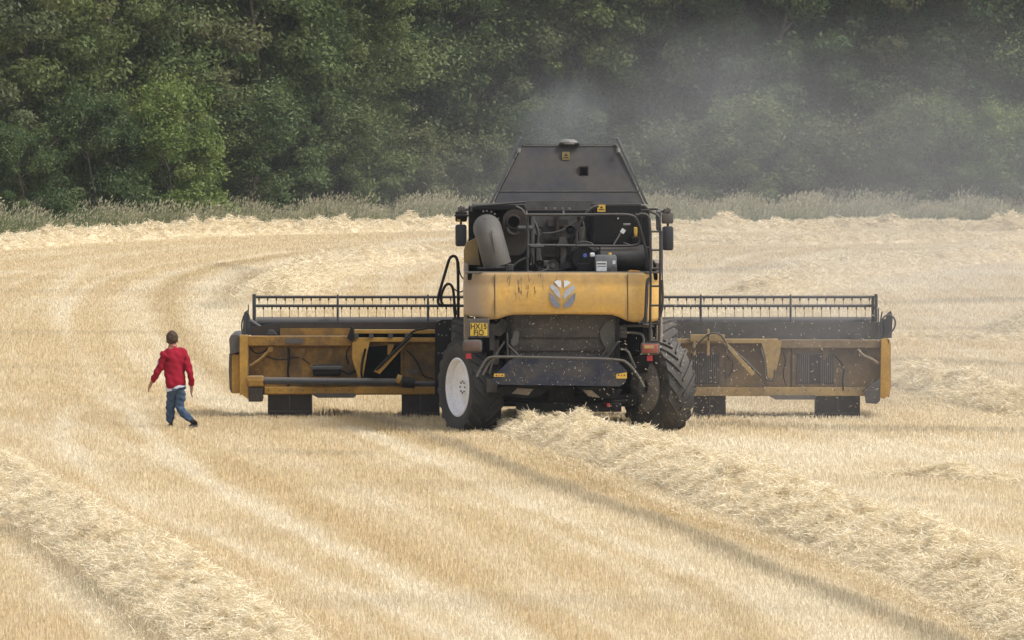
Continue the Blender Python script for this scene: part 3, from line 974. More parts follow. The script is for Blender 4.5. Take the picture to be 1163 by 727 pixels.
# --- rear hood, wrapped round the corners
def hood():
    mb = MB()
    xl, xr = L(526.5, 330, HD).x, L(752, 330, HD).x
    zt = L(0, 309.5, HD).z
    # plan path: from the left side forward, round the corner, across, round, forward
    path = []
    rc = 0.42
    for t in np.linspace(0, 1, 6): path.append((xl, 1.2 + (HD + rc - 1.2) * t))
    for t in np.linspace(0, 90, 9)[1:]:
        path.append((xl + rc - rc * math.cos(R(t)), HD + rc - rc * math.sin(R(t))))
    for x in np.linspace(xl + rc, xr - rc, 60)[1:]:
        path.append((x, HD - 0.0))
    for t in np.linspace(0, 90, 9)[1:]:
        path.append((xr - rc + rc * math.sin(R(t)), HD + rc - rc * math.cos(R(t))))
    for t in np.linspace(0, 1, 6)[1:]: path.append((xr, HD + rc + (1.2 - HD - rc) * t))

    def zb(x):
        px = x / Y0 * F + 639
        return L(0, float(np.interp(px, [520, 545, 556, 566, 574, 582, 640, 694, 702, 710, 718, 740, 760],
                                    [357, 361, 363, 362.5, 359.5, 357.5, 357, 357.5, 360, 364, 366, 366, 362])), HD).z
    nv = 14
    rows = []
    for (x, y) in path:
        col = []
        b = zb(x)
        cx_ = 0.5 * (xl + xr)
        for k in range(nv + 1):
            t = k / nv
            z = zt + (b - zt) * t
            bul = 0.10 * math.sin(math.pi * (0.18 + 0.72 * t)) - 0.06
            ddx = (x - cx_); ddy = (y - 1.2)
            # bulge outward in the direction from the body's middle
            n_ = Vector((0, -1, 0)) if abs(y - HD) < 1e-6 else Vector((math.copysign(1, ddx) * 0.8, -0.4, 0)) if y < HD + rc else Vector((math.copysign(1, ddx), 0, 0))
            f = bul * (1 if abs(y - HD) < 1e-6 else 0.6 if y < HD + rc else 0.25)
            col.append(mb.bm.verts.new(Vector((x, y, z)) + n_ * f))
        rows.append(col)
    for A, B in zip(rows[:-1], rows[1:]):
        for k in range(nv): mb.bm.faces.new((A[k], B[k], B[k + 1], A[k + 1]))
    o = mb.build('rear_hood', M['hood'], comb, smooth=True)
    md = o.modifiers.new('thick', 'SOLIDIFY'); md.thickness = 0.03; md.offset = -1
    return o


hd = hood()
HZ = HD - 0.045
mb = MB()
ltube(mb, [(528, 309.5), (750, 309.5)], HD + 0.03, 0.018, 0)
mb.build('hood_lip', M['auger'], hd)
for px, a, b_ in ((562, 311, 362), (713, 311, 365)):
    mb = MB(); mb.box((L(px, 0, HD).x - 0.006, HD - 0.046, L(0, b_ - 1.5, HD).z), (L(px, 0, HD).x + 0.006, HD - 0.02, L(0, a, HD).z))
    mb.build('panel_seam', M['brown'], hd)
# deck under the engine bay
mb = MB()
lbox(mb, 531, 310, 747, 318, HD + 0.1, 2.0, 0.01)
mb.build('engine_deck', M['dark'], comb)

# emblem: six leaf-shaped plates
LV = [
    ('silver_light', [(360, 245), (400, 222), (448, 228), (453, 270), (450, 325), (425, 318), (395, 285)]),
    ('silver_light', [(490, 228), (540, 230), (585, 252), (560, 280), (520, 308), (492, 325)]),
    ('silver', [(300, 300), (325, 275), (360, 295), (410, 345), (438, 400), (447, 480), (400, 440), (340, 370), (305, 330)]),
    ('silver', [(625, 285), (645, 330), (620, 370), (560, 420), (510, 470), (485, 492), (487, 430), (510, 370), (560, 320)]),
    ('silver_dark', [(290, 385), (340, 425), (400, 490), (435, 560), (435, 600), (390, 598), (330, 560), (295, 490)]),
    ('silver_dark', [(650, 390), (600, 425), (540, 490), (490, 560), (485, 602), (545, 598), (610, 555), (645, 480)])]
for mm_, p in LV:
    mb = MB(); lprism(mb, [(600 + x / 12.1, 300 + y / 12.1) for x, y in p], HZ - 0.006, HZ + 0.03)
    mb.build('emblem', M[mm_], hd)

# side shields
for sx, x0, x1, yt, yb in ((-1, 526.5, 532, 300, 386), (1, 745, 752.5, 300, 412)):
    mb = MB()
    lbox(mb, x0, yt, x1, yb, -0.35, 3.4, 0.02)
    mb.build('side_shield', M['beige'], comb)
# upper left shoulder (dusty yellow) behind the auger spout
mb = MB()
lprism(mb, [(527, 301), (526.5, 285), (530, 276), (541, 270), (545, 301)], 0.6, 3.4)
mb.build('upper_shield', M['ochre_lip'], comb)

# --- chopper chamber
mb = MB()
lbox(mb, 578, 355, 701, 406, -0.86, 0.2, 0.01)
ch = mb.build('straw_chopper', M['chamber'], comb)
for yy in (383, 398):
    mb = MB(); lbox(mb, 584, yy, 697, yy + 1.2, -0.885, -0.84, 0.0)
    mb.build('seam', M['brown'], ch)
for x0, x1 in ((575, 580), (699, 704)):
    mb = MB(); lbox(mb, x0, 358, x1, 412, -0.95, 0.0, 0.01)
    mb.build('side_cheek', M['black'], ch)
mb = MB(); lprism(mb, [(582, 383), (584, 376), (590, 377), (589, 390), (583, 394), (580, 390)], -0.96, -0.93); mb.build('guard_plate', M['auger'], ch)
mb = MB(); lprism(mb, [(681, 376), (686, 368), (691, 364), (700, 362), (700, 392), (696, 400), (690, 402), (687, 394), (683, 386)], -0.9, -0.868); mb.build('guard_plate', M['auger'], ch)

# apron
mb = MB()
A = [(561, 427), (578, 410), (590, 405), (690, 405), (702, 412), (712, 421), (711, 432), (704, 437), (570, 435), (562, 434)]
lprism(mb, A, -1.22, -1.18)
lprism(mb, [(561, 434), (570, 435), (704, 437), (711, 432), (711, 434), (704, 439), (570, 437), (561, 436)], -1.22, -0.2)
ap = mb.build('tail_apron', M['navy'], comb)
for pts in ([(561, 424.5), (573, 424.5), (573, 428), (561, 428)], [(700, 425), (712, 423), (712, 430), (700, 430)]):
    mb = MB(); lprism(mb, pts, -1.235, -1.222); st = mb.build('warning_sticker', M['sticker'], ap)
    x0 = pts[0][0]
    for k in range(3):
        mb = MB(); lbox(mb, x0 + 2 + k * 3.2, 425.6, x0 + 3.6 + k * 3.2, 427.2, -1.238, -1.2355, 0); mb.build('pictogram', M['brown'], st) if k != 1 else mb.build('pictogram', M['reflector'], st)

# rear guard rail
mb = MB()
ltube(mb, [(541, 428), (546, 418), (553, 406.5), (562, 405), (640, 406.5), (705, 408), (714, 413), (724, 425), (732, 440)], -1.45, 0.022, 2)
ltube(mb, [(548, 426), (553, 416), (558, 409), (566, 405.5)], -1.4, 0.02, 1)
ltube(mb, [(705, 396), (713, 398), (717, 407), (722, 418)], -1.2, 0.02, 1)
ltube(mb, [(700, 377.5), (726, 378), (731, 382), (731, 392)], -0.9, 0.022, 1)
ltube(mb, [(706, 370), (736, 370), (740, 374), (740, 388)], -0.8, 0.022, 1)
ltube(mb, [(600, 405.5, -1.45), (600, 407, -0.9)], -1.4, 0.018, 0)
ltube(mb, [(690, 407, -1.45), (690, 407, -0.9)], -1.4, 0.018, 0)
mb.build('rear_guard_rail', M['auger'], comb, smooth=True)
# brackets left of the chamber
mb = MB()
lbox(mb, 556, 367, 562, 398, -0.75, -0.2, 0.01)
lprism(mb, [(556, 369), (572, 367), (575, 376), (568, 382), (557, 380)], -0.82, -0.7)
lbox(mb, 560, 386, 567, 414, -0.7, -0.3, 0.01)
ltube(mb, [(576, 378), (577, 405)], -0.98, 0.015, 0)
ltube(mb, [(577, 392), (590, 405), (596, 412)], -1.0, 0.018, 0)
ltube(mb, [(573, 388), (560, 408), (556, 424)], -0.98, 0.016, 1)
lprism(mb, [(566, 366), (572, 362), (577, 366), (575, 372), (567, 372)], -0.86, -0.8)
mb.build('support_bracket', M['funnel'], comb)
mb = MB()
lbox(mb, 700, 370, 712, 384, -0.85, -0.3, 0.01)
ltube(mb, [(702, 388), (694, 400), (686, 410)], -0.98, 0.018, 0)
ltube(mb, [(697, 384), (690, 396), (680, 410)], -0.98, 0.015, 0)
mb.build('support_bracket', M['funnel'], comb)
mb = MB()
lbox(mb, 532, 384, 560, 440, -0.3, 0.2, 0.01)
mb.build('inner_wall', M['black'], comb)
mb = MB()
lbox(mb, 703, 372, 745, 424, -0.3, 0.2, 0.01)
mb.build('inner_wall', M['black'], comb)

# number plate, lamps, reflectors
mb = MB(); lbox(mb, 530.5, 362, 555.5, 383.5, -1.22, -1.16, 0.01)
ph = mb.build('number_plate', M['lamp_house'], comb)
mb = MB(); lbox(mb, 534, 367, 553.5, 381.5, -1.235, -1.222, 0.004)
mb.build('plate_face', M['plate'], ph)


def text(s, px, py, d, size, m, parent, name='plate_letters', sx=1.0):
    cu = bpy.data.curves.new(name, 'FONT')
    cu.body = s; cu.size = size; cu.align_x = 'CENTER'; cu.align_y = 'CENTER'; cu.extrude = 0.002; cu.offset = 0.002
    t = bpy.data.objects.new(name, cu)
    COL.objects.link(t)
    bpy.context.view_layer.update()
    me = bpy.data.meshes.new_from_object(t.evaluated_get(bpy.context.evaluated_depsgraph_get()))
    bpy.data.objects.remove(t)
    o = bpy.data.objects.new(name, me)
    me.materials.clear(); me.materials.append(m)
    COL.objects.link(o)
    o.parent = parent
    o.location = L(px, py, d); o.rotation_euler = (math.pi / 2, 0, 0); o.scale = (sx, 1, 1)
    return o


text('HX15', 543.7, 371.0, -1.2385, 0.135, M['plate_text'], ph, sx=0.86)
text('FJO', 543.7, 378.0, -1.2385, 0.135, M['plate_text'], ph, sx=0.86)
for (x0, y0, x1, y1, lm, rx, lb) in ((525.5, 386, 547.5, 400.5, 'lamp', 529, 'brown dusty tail lamp'), (727.5, 389, 749.5, 403, 'lamp_red', 735, 'red and orange tail lamp')):
    mb = MB(); lbox(mb, x0, y0, x1, y1, -1.3, -1.14, 0.05)
    t_ = mb.build('tail_lamp', M['lamp_house'], comb, smooth=True); t_['label'] = lb
    mb = MB(); lbox(mb, x0 + 2, y0 + 2, x1 - 2, y1 - 2, -1.325, -1.29, 0.02)
    mb.build('lens', M[lm], t_, smooth=True)
    if lm == 'lamp_red':
        mb = MB(); lbox(mb, x0 + 4, y0 + 3.2, x1 - 7, y0 + 7, -1.332, -1.32, 0.005); mb.build('indicator', M['ochre_lip'], t_)
    mb = MB(); lprism(mb, [(rx, y1 + 1.5), (rx + 6, y1 + 0.5), (rx + 6.5, y1 + 7), (rx, y1 + 7)], -1.25, -1.2)
    mb.build('reflector', M['reflector'], t_)
    mb = MB(); ltube(mb, [((x0 + x1) / 2, y0 + 5, -1.2), ((x0 + x1) / 2 + (6 if lm == 'lamp' else -6), y0 - 3, -0.3)], 0, 0.025, 0)
    mb.build('lamp_arm', M['black'], t_)

# chaff spreaders and the rear axle
mb = MB()
lprism(mb, [(565, 440), (600, 437), (628, 439), (615, 449), (595, 452), (566, 447)], -0.9, -0.3)
mb.build('chaff_spreader', M['black'], comb)
mb = MB(); lprism(mb, [(581, 447), (588, 441), (606, 442), (600, 449)], -0.93, -0.905); mb.build('spreader_plate', M['chaffmetal'], comb)
mb = MB(); lprism(mb, [(655, 440), (690, 439), (706, 444), (700, 453), (670, 451)], -0.9, -0.3)
mb.build('chaff_spreader', M['black'], comb)
mb = MB(); lprism(mb, [(662, 443), (672, 443.5), (682, 452), (668, 450)], -0.93, -0.905); mb.build('spreader_plate', M['chaffmetal'], comb)
mb = MB()
lbox(mb, 551, 448, 725, 462, -0.18, 0.18, 0.03)
lbox(mb, 586, 458, 706, 468, -0.5, 0.6, 0.02)
lbox(mb, 622, 436, 652, 466, -0.35, 0.4, 0.03)
ltube(mb, [(560, 455, -0.3), (640, 459, -0.35), (715, 456, -0.3)], 0, 0.035, 0)
lbox(mb, 606, 464, 612, 470, -0.55, -0.4, 0.005)
mb.build('rear_axle', M['black'], comb)
mb = MB(); lprism(mb, [(604, 465), (614, 465), (612, 470), (606, 470)], -0.62, -0.58)
mb.build('hitch_plate', M['chaffmetal'], comb)
mb = MB(); lprism(mb, [(586, 464), (592, 467), (594, 470), (587, 470)], -0.62, -0.58)
mb.build('hitch_plate', M['chaffmetal'], comb)
mb = MB(); mb.lathe([(-0.02, 0.0001), (-0.02, 0.035), (0.0, 0.035)], 'Y', 14, tuple(L(691, 460, -0.6))); mb.build('reflector', M['reflector'], comb)
# hydraulic box right of the left wheel
mb = MB(); lbox(mb, 552, 430, 566, 446, -0.8, -0.3, 0.02); mb.build('valve_box', M['funnel'], comb)


# --- wheels
def wheel(px, py, dy, rad, wid, yaw, rimr, mt, mr, dusty=False, nl=20, name='wheel', lbl=None, flip=1):
    c = L(px, py, dy)
    c.z = rad + GZ - 0.02
    hub = MB()
    x0 = -wid * 0.5
    # dish of the wheel (left face is what the photo shows)
    if dusty: hub.lathe([(x0 + 0.06, 0.10), (x0 - 0.01, 0.14), (x0 - 0.03, rimr * 0.75), (x0 + 0.0, rimr * 0.97), (x0 + 0.04, rimr)], 'X', 40)
    hub.lathe([(x0 + 0.16, 0.001), (x0 + 0.13, 0.13), (x0 + 0.16, 0.15), (x0 + 0.20, 0.30), (x0 + 0.14, rimr * 0.80), (x0 + 0.13, rimr * 0.93)], 'X', 40)
    hub.lathe([(-x0 - 0.16, 0.001), (-x0 - 0.18, rimr * 0.5), (-x0 - 0.12, rimr * 0.93)], 'X', 40)
    wp = hub.build(name, M[mr], comb, smooth=True, loc=tuple(c), rot=(0, 0, yaw))
    if lbl: wp['label'] = lbl
    for k in range(8):
        a = k * math.pi / 4
        hb = MB(); hb.lathe([(x0 + 0.115, 0.001), (x0 + 0.115, 0.014), (x0 + 0.15, 0.014)], 'X', 8, (0, 0.1 * math.cos(a), 0.1 * math.sin(a)))
        hb.build('wheel_nut', M['greyplate'] if not dusty else M['brown'], wp)
    rm = MB()
    rm.lathe([(x0 + 0.03, rimr * 1.03), (x0 + 0.02, rimr * 0.98), (x0 + 0.05, rimr * 0.94), (x0 + 0.14, rimr * 0.90), (-x0 - 0.14, rimr * 0.90), (-x0 - 0.05, rimr * 0.94), (-x0 - 0.02, rimr * 1.03)], 'X', 48)
    rm.build('rim', M[mr], wp, smooth=True)
    ty = MB()
    tr = rad - 0.045
    hw = wid / 2
    prof = [(-hw * 0.84, rimr), (-hw * 0.97, rimr + (rad - rimr) * 0.25), (-hw * 1.02, rimr + (rad - rimr) * 0.5), (-hw * 0.99, rimr + (rad - rimr) * 0.74), (-hw * 0.86, tr - 0.015), (-hw * 0.5, tr), (0, tr + 0.004),
            (hw * 0.5, tr), (hw * 0.86, tr - 0.015), (hw * 0.99, rimr + (rad - rimr) * 0.74), (hw * 1.02, rimr + (rad - rimr) * 0.5), (hw * 0.97, rimr + (rad - rimr) * 0.25), (hw * 0.84, rimr)]
    ty.lathe(prof, 'X', 64, close=True)
    # chevron lugs
    st = 5
    for side in (-1, 1):
        for k in range(nl):
            a0 = 2 * math.pi * (k + (0.5 if side > 0 else 0)) / nl
            rings = []
            for s_ in range(st + 2):
                t = min(s_ / st, 1.0)
                x = side * (0.02 + t * 0.96) * hw
                a = a0 + flip * t * 0.42
                r_out = rad - 0.012 * t * t * 2
                r_in = tr - 0.03
                if s_ == st + 1:       # turn down the shoulder
                    x = side * 1.035 * hw; r_out = rimr + (rad - rimr) * 0.70; r_in = r_out - 0.05; a = a0 + flip * 0.50
                    x_in = side * 0.93 * hw
                else: x_in = x
                hwid = (0.027 + 0.012 * t) / rad
                ring = []
                for (rr_, xx, aa) in ((r_in, x_in, a - hwid * 1.3), (r_out, x, a - hwid * 0.8), (r_out, x, a + hwid * 0.8), (r_in, x_in, a + hwid * 1.3)):
                    ring.append(ty.bm.verts.new((xx, rr_ * math.cos(aa), rr_ * math.sin(aa))))
                rings.append(ring)
            for A_, B_ in zip(rings[:-1], rings[1:]):
                for q in range(4): ty.bm.faces.new((A_[q], A_[(q + 1) % 4], B_[(q + 1) % 4], B_[q]))
            ty.bm.faces.new(rings[0]); ty.bm.faces.new(rings[-1][::-1])
    ty.build('tyre', M[mt], wp, smooth=True)
    return wp


wheel(535, 440, 0, 0.83, 0.58, R(24), 0.50, 'tyre', 'rim', lbl='rear wheel with clean white rim', flip=-1)
wheel(747, 444, 0, 0.85, 0.56, R(31), 0.45, 'tyre_dusty', 'rim_dusty', dusty=True, lbl='rear wheel with rim caked in grey dust', flip=-1)
wheel(539, 440, 4.0, 0.97, 0.80, 0, 0.46, 'tyre', 'rim', lbl='large front wheel, mostly hidden behind the body', nl=22, flip=-1)
wheel(743, 440, 4.0, 0.97, 0.80, 0, 0.46, 'tyre_dusty', 'rim_dusty', lbl='large dusty front wheel, mostly hidden behind the body', nl=22, flip=-1)

# --- grain tank and its raised cover
mb = MB()
lbox(mb, 546, 236, 737, 312, 1.9, 4.6, 0.03)
tank = mb.build('grain_tank', M['black'], comb)
D1 = 1.75
b0, b1 = L(560.5, 232, D1), L(732, 232, D1)
t0, t1 = L(593.5, 165.5, D1 + 0.45), L(700, 165.5, D1 + 0.45)
Dn = 2.7
mb = MB()
mb.prism([b0, b1, t1, t0], (0, 0.03, 0))
rp = mb.build('rear_cover', M['hopper'], tank)
fb0, fb1 = b0 + Vector((0, Dn, 0)), b1 + Vector((0, Dn, 0))
ft0, ft1 = t0 + Vector((0.0, Dn - 0.9, 0)), t1 + Vector((0.0, Dn - 0.9, 0))
mb = MB(); mb.prism([fb0, fb1, ft1, ft0], (0, -0.03, 0)); mb.build('front_cover', M['hopper'], tank)
wl, wr = L(597, 157, D1 + 0.5), L(699, 157, D1 + 0.5)
mb = MB(); mb.prism([b0 + Vector((-0.03, -.03, 0)), fb0 + Vector((-0.03, 0, 0)), ft0 + Vector((-0.03, 0, .14)), Vector((t0.x + 0.02, t0.y - .03, wl.z))], (-0.035, 0, 0)); mb.build('side_cover', M['hopper'], tank)
mb = MB(); mb.prism([b1 + Vector((0.03, -.03, 0)), fb1 + Vector((0.03, 0, 0)), ft1 + Vector((0.03, 0, .14)), Vector((t1.x - 0.02, t1.y - .03, wr.z))], (0.035, 0, 0)); mb.build('side_cover', M['hopper'], tank)


def on_rear(px, py, off=-0.02):
    """depth of the tilted rear cover under a photo point"""
    t = (232 - py) / (232 - 165.5)
    return D1 + 0.45 * t + off


# fold line, flange, window, sticker, dents
mb = MB()
ltube(mb, [(565.5, 217.5), (726, 217.5)], on_rear(0, 217.5, -0.005), 0.012, 0)
mb.build('fold_line', M['funnel'], rp)
mb = MB()
ltube(mb, [(594, 165.8), (700, 165.8)], on_rear(0, 165.8, 0), 0.018, 0)
mb.build('top_edge', M['funnel'], rp)
mb = MB(); d = on_rear(0, 194, -0.02); lbox(mb, 657.5, 188.5, 668.5, 200.5, d - 0.02, d + 0.03, 0.0)
wf = mb.build('sight_window', M['brown'], rp)
mb = MB(); lbox(mb, 658.8, 190, 667.2, 199.2, d - 0.024, d - 0.0205, 0.0); mb.build('pane', M['dark'], wf)
mb = MB(); d = on_rear(0, 177, -0.02); lbox(mb, 638.5, 172.5, 647, 181.5, d - 0.03, d - 0.0, 0.0)
sk = mb.build('warning_sticker', M['sticker_old'], rp)
mb = MB(); lprism(mb, [(640.5, 177), (642.8, 174), (645, 177)], d - 0.034, d - 0.031); lbox(mb, 640, 178.4, 645.5, 179.6, d - 0.034, d - 0.031, 0.0); mb.build('pictogram', M['brown'], sk)
for x in (591, 700.5):
    mb = MB(); s_ = 1 if x < 640 else -1
    ltube(mb, [(x - 2 * s_, 172 + 1), (x - 1 * s_ , 168)], on_rear(0, 172, -0.12), 0.03, 0)
    mb.build('cover_hinge', M['beacon'], rp)
# rear flange of the tank and the rivets
mb = MB()
lprism(mb, [(596, 228), (672, 228), (676, 240), (597, 240)], D1 - 0.2, D1)
fl = mb.build('tank_flange', M['funnel'], tank)
for x in (620, 630, 639, 647):
    mb = MB(); mb.lathe([(-0.02, .001), (-0.02, .02), (0, .02)], 'Y', 8, tuple(L(x, 236.5, D1 - 0.2))); mb.build('rivet', M['beacon'], fl)
# beacon with bracket
mb = MB()
mb.lathe([(-0.02, 0.001), (-0.02, 0.15), (0.02, 0.155), (0.045, 0.13), (0.065, 0.09), (0.07, 0.001)], 'Z', 24, tuple(L(646, 162.5, on_rear(0, 163, 0))))
bc = mb.build('beacon', M['beacon'], comb, smooth=True)
mb = MB(); lbox(mb, 635, 162.5, 658, 165.5, 2.1, 2.3, 0.005); mb.build('beacon_bracket', M['black'], bc)

# --- engine bay
mb = MB()
lbox(mb, 532, 234, 597, 312, 1.1, 1.88, 0.02)
lbox(mb, 536, 232.5, 596, 238, 0.3, 1.9, 0.01)
lbox(mb, 597, 238, 738, 312, 1.3, 1.88, 0.02)
mb.build('engine_housing', M['black'], comb)
# funnel plate
mb = MB()
lprism(mb, [(603, 244), (665, 244), (650, 272), (652, 296), (612, 296), (612, 270)], 0.95, 1.05)
fn = mb.build('tank_funnel', M['funnel'], comb)
mb = MB()
lprism(mb, [(622, 249), (645, 249), (645, 257), (622, 257)], 0.87, 0.945)
lbox(mb, 631, 244, 635, 292, 0.85, 0.94, 0.01)
lbox(mb, 620, 270, 648, 273, 0.8, 0.94, 0.0)
lbox(mb, 620, 289, 648, 292, 0.8, 0.94, 0.0)
mb.build('stiffener', M['brown'], fn)
# post and bracket under the rail
mb = MB()
lbox(mb, 636.5, 278, 643, 308, 0.0, 0.15, 0.01)
lprism(mb, [(636, 270), (643, 270), (646, 280), (633, 280)], -0.05, 0.1)
lbox(mb, 609, 276, 614, 296, 0.2, 0.3, 0.01)
lbox(mb, 603, 244, 607, 300, 0.1, 0.2, 0.01)
mb.build('deck_post', M['funnel'], comb)
# rotary screen box with the intake hole
mb = MB()
c0 = L(584, 252, 0.1)
P = []
for t in np.linspace(0, 180, 13): P.append((584.5 + 13.5 * math.cos(R(t)), 250 - 12 * math.sin(R(t))))
P += [(571, 282), (574, 288), (580, 290), (590, 290), (595, 287), (598, 280)]
lprism(mb, P, 0.1, 0.55)
sc_ = mb.build('dust_screen', M['brown'], comb)
mb = MB(); mb.lathe([(-0.10, 0.10), (-0.10, 0.115), (0.02, 0.135)], 'Y', 28, tuple(L(583.5, 252, 0.1))); mb.build('intake_pipe', M['brown'], sc_, smooth=True)
mb = MB(); mb.lathe([(-0.05, 0.001), (-0.05, 0.10)], 'Y', 28, tuple(L(583.5, 252, 0.1))); mb.build('intake_hole', M['dark'], sc_)
mb = MB(); ltube(mb, [(588, 259), (605, 259)], 0.02, 0.045, 0, 12); ltube(mb, [(576, 258), (578, 264), (584, 267), (590, 264)], 0.04, 0.03, 1); mb.build('exhaust_stub', M['funnel'], sc_, smooth=True)
mb = MB(); ltube(mb, [(586, 234), (594, 238), (597, 246), (600, 252), (600, 292)], 0.0, 0.018, 1); ltube(mb, [(575, 287), (560, 300), (548, 306)], 0.05, 0.02, 1)
ltube(mb, [(600, 292), (588, 297), (580, 305)], 0.05, 0.02, 1); mb.build('hose', M['auger'], comb, smooth=True)
mb = MB(); lbox(mb, 576, 300, 583, 308, -0.3, -0.1, 0.02); ltube(mb, [(542, 305), (574, 304)], -0.2, 0.022, 0); mb.build('coupling', M['funnel'], comb)
rv = MB()
for k, (x, y) in enumerate([(549, 240), (553, 239.5), (558, 240.5), (562, 243), (566, 248), (567, 254), (566, 261), (600, 284), (603, 300), (620, 300)]):
    rv.lathe([(-0.02, .001), (-0.02, .016), (0, .016)], 'Y', 8, tuple(L(x, y, 0.28 if k < 7 else 0.05)))
rv.build('bolt_heads', M['beacon'], comb)

# pulleys, pipes, hoses and filters in the bay
for (x, y, r_, d_, mt) in ((628, 302, 0.11, -0.1, 'lamp_house'), (613, 300, 0.07, -0.15, 'black'), (648, 262, 0.09, 0.5, 'black'), (612, 262, 0.08, 0.6, 'lamp_house'), (644, 300, 0.06, -0.2, 'funnel')):
    mb = MB(); mb.lathe([(-0.05, 0.001), (-0.05, r_ * 0.35), (-0.02, r_ * 0.45), (-0.03, r_ * 0.85), (-0.05, r_), (0.05, r_), (0.05, 0.001)], 'Y', 22, tuple(L(x, y, d_)))
    mb.build('belt_pulley', M[mt], comb, smooth=True)
for (pts, d_, r_, mt) in (
        ([(606, 250), (612, 262), (610, 280), (616, 300), (612, 308)], 0.4, 0.022, 'funnel'),
        ([(628, 302), (640, 285), (655, 270), (662, 252)], 0.3, 0.014, 'black'),
        ([(615, 306), (630, 308), (650, 304), (668, 308)], -0.2, 0.024, 'black'),
        ([(650, 308), (654, 296), (651, 284), (655, 268)], 0.2, 0.018, 'lamp_house'),
        ([(657, 246), (660, 258), (668, 266), (672, 280)], 0.3, 0.030, 'black'),
        ([(603, 262), (620, 266), (640, 262), (655, 250)], 0.75, 0.016, 'lamp_house'),
        ([(604, 306), (606, 294), (601, 284), (603, 268)], -0.1, 0.014, 'black'),
        ([(728, 300), (722, 284), (716, 278), (708, 276)], -0.35, 0.014, 'blacktube'),
        ([(598, 308), (610, 310), (622, 306)], -0.5, 0.016, 'lamp_house'),
        ([(660, 246), (664, 256), (661, 270)], -0.2, 0.012, 'auger')):
    mb = MB(); ltube(mb, pts, d_, r_, 2); mb.build('hose', M[mt], comb, smooth=True)
mb = MB(); mb.lathe([(-0.16, 0.001), (-0.16, 0.07), (0.14, 0.07), (0.16, 0.05), (0.16, 0.001)], 'Z', 18, tuple(L(662, 268, 0.1))); mb.build('filter_canister', M['lamp_house'], comb, smooth=True)
mb = MB(); lbox(mb, 617, 296, 626, 303, 0.0, 0.2, 0.02); mb.build('engine_block_cover', M['funnel'], comb)
mb = MB(); lbox(mb, 655, 298, 672, 309, -0.4, -0.2, 0.03); mb.build('battery_box', M['black'], comb)
mb = MB()
for q_ in range(5): lbox(mb, 640 - q_ * 0.4, 256 + q_ * 2.2, 652, 257 + q_ * 2.2, 0.55, 0.6, 0.0)
mb.build('cooling_fins', M['lamp_house'], comb)


def stuck_straw():
    r = np.random.default_rng(12)
    n = 300
    px = np.where(r.random(n) < 0.55, r.uniform(575, 706, n), r.uniform(562, 712, n)); py = r.uniform(362, 436, n)
    lower = py > 408
    d = np.where(lower, -1.235, -0.90)
    ok = ~(lower & ((px < 572) | (px > 702)))
    px, py, d = px[ok], py[ok], d[ok]; n = len(px)
    Y = Y0 + d
    c = np.stack([(px - CX) / F * Y - ORG.x, d, H - (py - HOR) / F * Y], 1)
    a = r.uniform(0, math.pi, n); ln = r.uniform(0.006, 0.032, n)
    u = np.stack([np.cos(a), r.normal(0, .15, n), np.sin(a)], 1) * ln[:, None]
    v = np.stack([-np.sin(a), np.zeros(n), np.cos(a)], 1) * r.uniform(0.001, 0.0028, n)[:, None]
    V = np.stack([c - u - v, c + u - v, c + u + v, c - u + v], 1).reshape(-1, 3)
    o = np_mesh('stuck_straw', V, 4, M['old_straw'], {'tone': r.random(n)}, parent=ch)
    o['kind'] = 'stuff'


stuck_straw()

# unloading auger spout
mb = MB()
ctrl = [L(553.5, 262, 1.5), L(553.0, 259, 0.6), L(553.4, 259, 0.05), L(554.5, 262, -0.35), L(557, 272, -0.55), L(561, 286, -0.6), L(565, 301, -0.58)]
cp = smooth_path(ctrl, 2)
mb.tube(cp, [0.242] * len(cp), 28)
sp_ = mb.build('unloading_spout', M['auger'], comb, smooth=True)
mb = MB()
ltube(mb, [(548, 256), (550, 249), (556, 249), (559, 256), (553, 258), (548, 256)], -0.42, 0.012, 0)
ltube(mb, [(558, 262, -0.76), (560, 276, -0.83), (562, 288, -0.86)], 0, 0.008, 0)
mb.build('lifting_eye', M['brown'], sp_)

# black side box, stickers, levers
mb = MB()
lbox(mb, 672, 231.5, 729, 278, -0.1, 0.9, 0.03)
bx = mb.build('electrics_box', M['navy'] if False else M['black'], comb)
mb = MB(); lbox(mb, 678.5, 232.5, 687.5, 240.5, -0.12, -0.105, 0.0); s1 = mb.build('warning_sticker', M['sticker'], bx)
mb = MB(); lbox(mb, 680, 237.5, 686.5, 238.6, -0.125, -0.122, 0.0); lprism(mb, [(681, 236.5), (683, 234), (685.5, 236.5)], -0.125, -0.122); mb.build('pictogram', M['brown'], s1)
mb = MB(); lbox(mb, 719.8, 258, 724, 266, -0.2, -0.13, 0.015); ex = mb.build('reflector_tag', M['sticker'], bx)
mb = MB(); lbox(mb, 720.2, 266, 724, 268.5, -0.2, -0.13, 0.01); mb.build('tag_base', M['orange'], ex)
mb = MB(); lbox(mb, 717.5, 268.8, 726, 278, -0.3, -0.1, 0.02); mb.build('tag_holder', M['black'], ex)
mb = MB(); lbox(mb, 705, 260, 710, 265, -0.36, -0.33, 0.004, rot=(0, 0.6, 0)); mb.build('lever_grip', M['white'], bx)
mb = MB(); ltube(mb, [(706, 263), (698, 276), (692, 288)], -0.34, 0.012, 0); ltube(mb, [(691, 291), (691, 280)], -0.4, 0.015, 0); ltube(mb, [(687, 290), (678, 281)], -0.4, 0.01, 0); ltube(mb, [(708, 255), (716, 255)], -0.2, 0.02, 0); mb.build('lever', M['beacon'], bx)
mb = MB(); mb.lathe([(-0.02, .001), (-0.02, .014), (0, .014)], 'Y', 8, tuple(L(702, 248, -0.1))); mb.build('bolt_head', M['white'], bx)
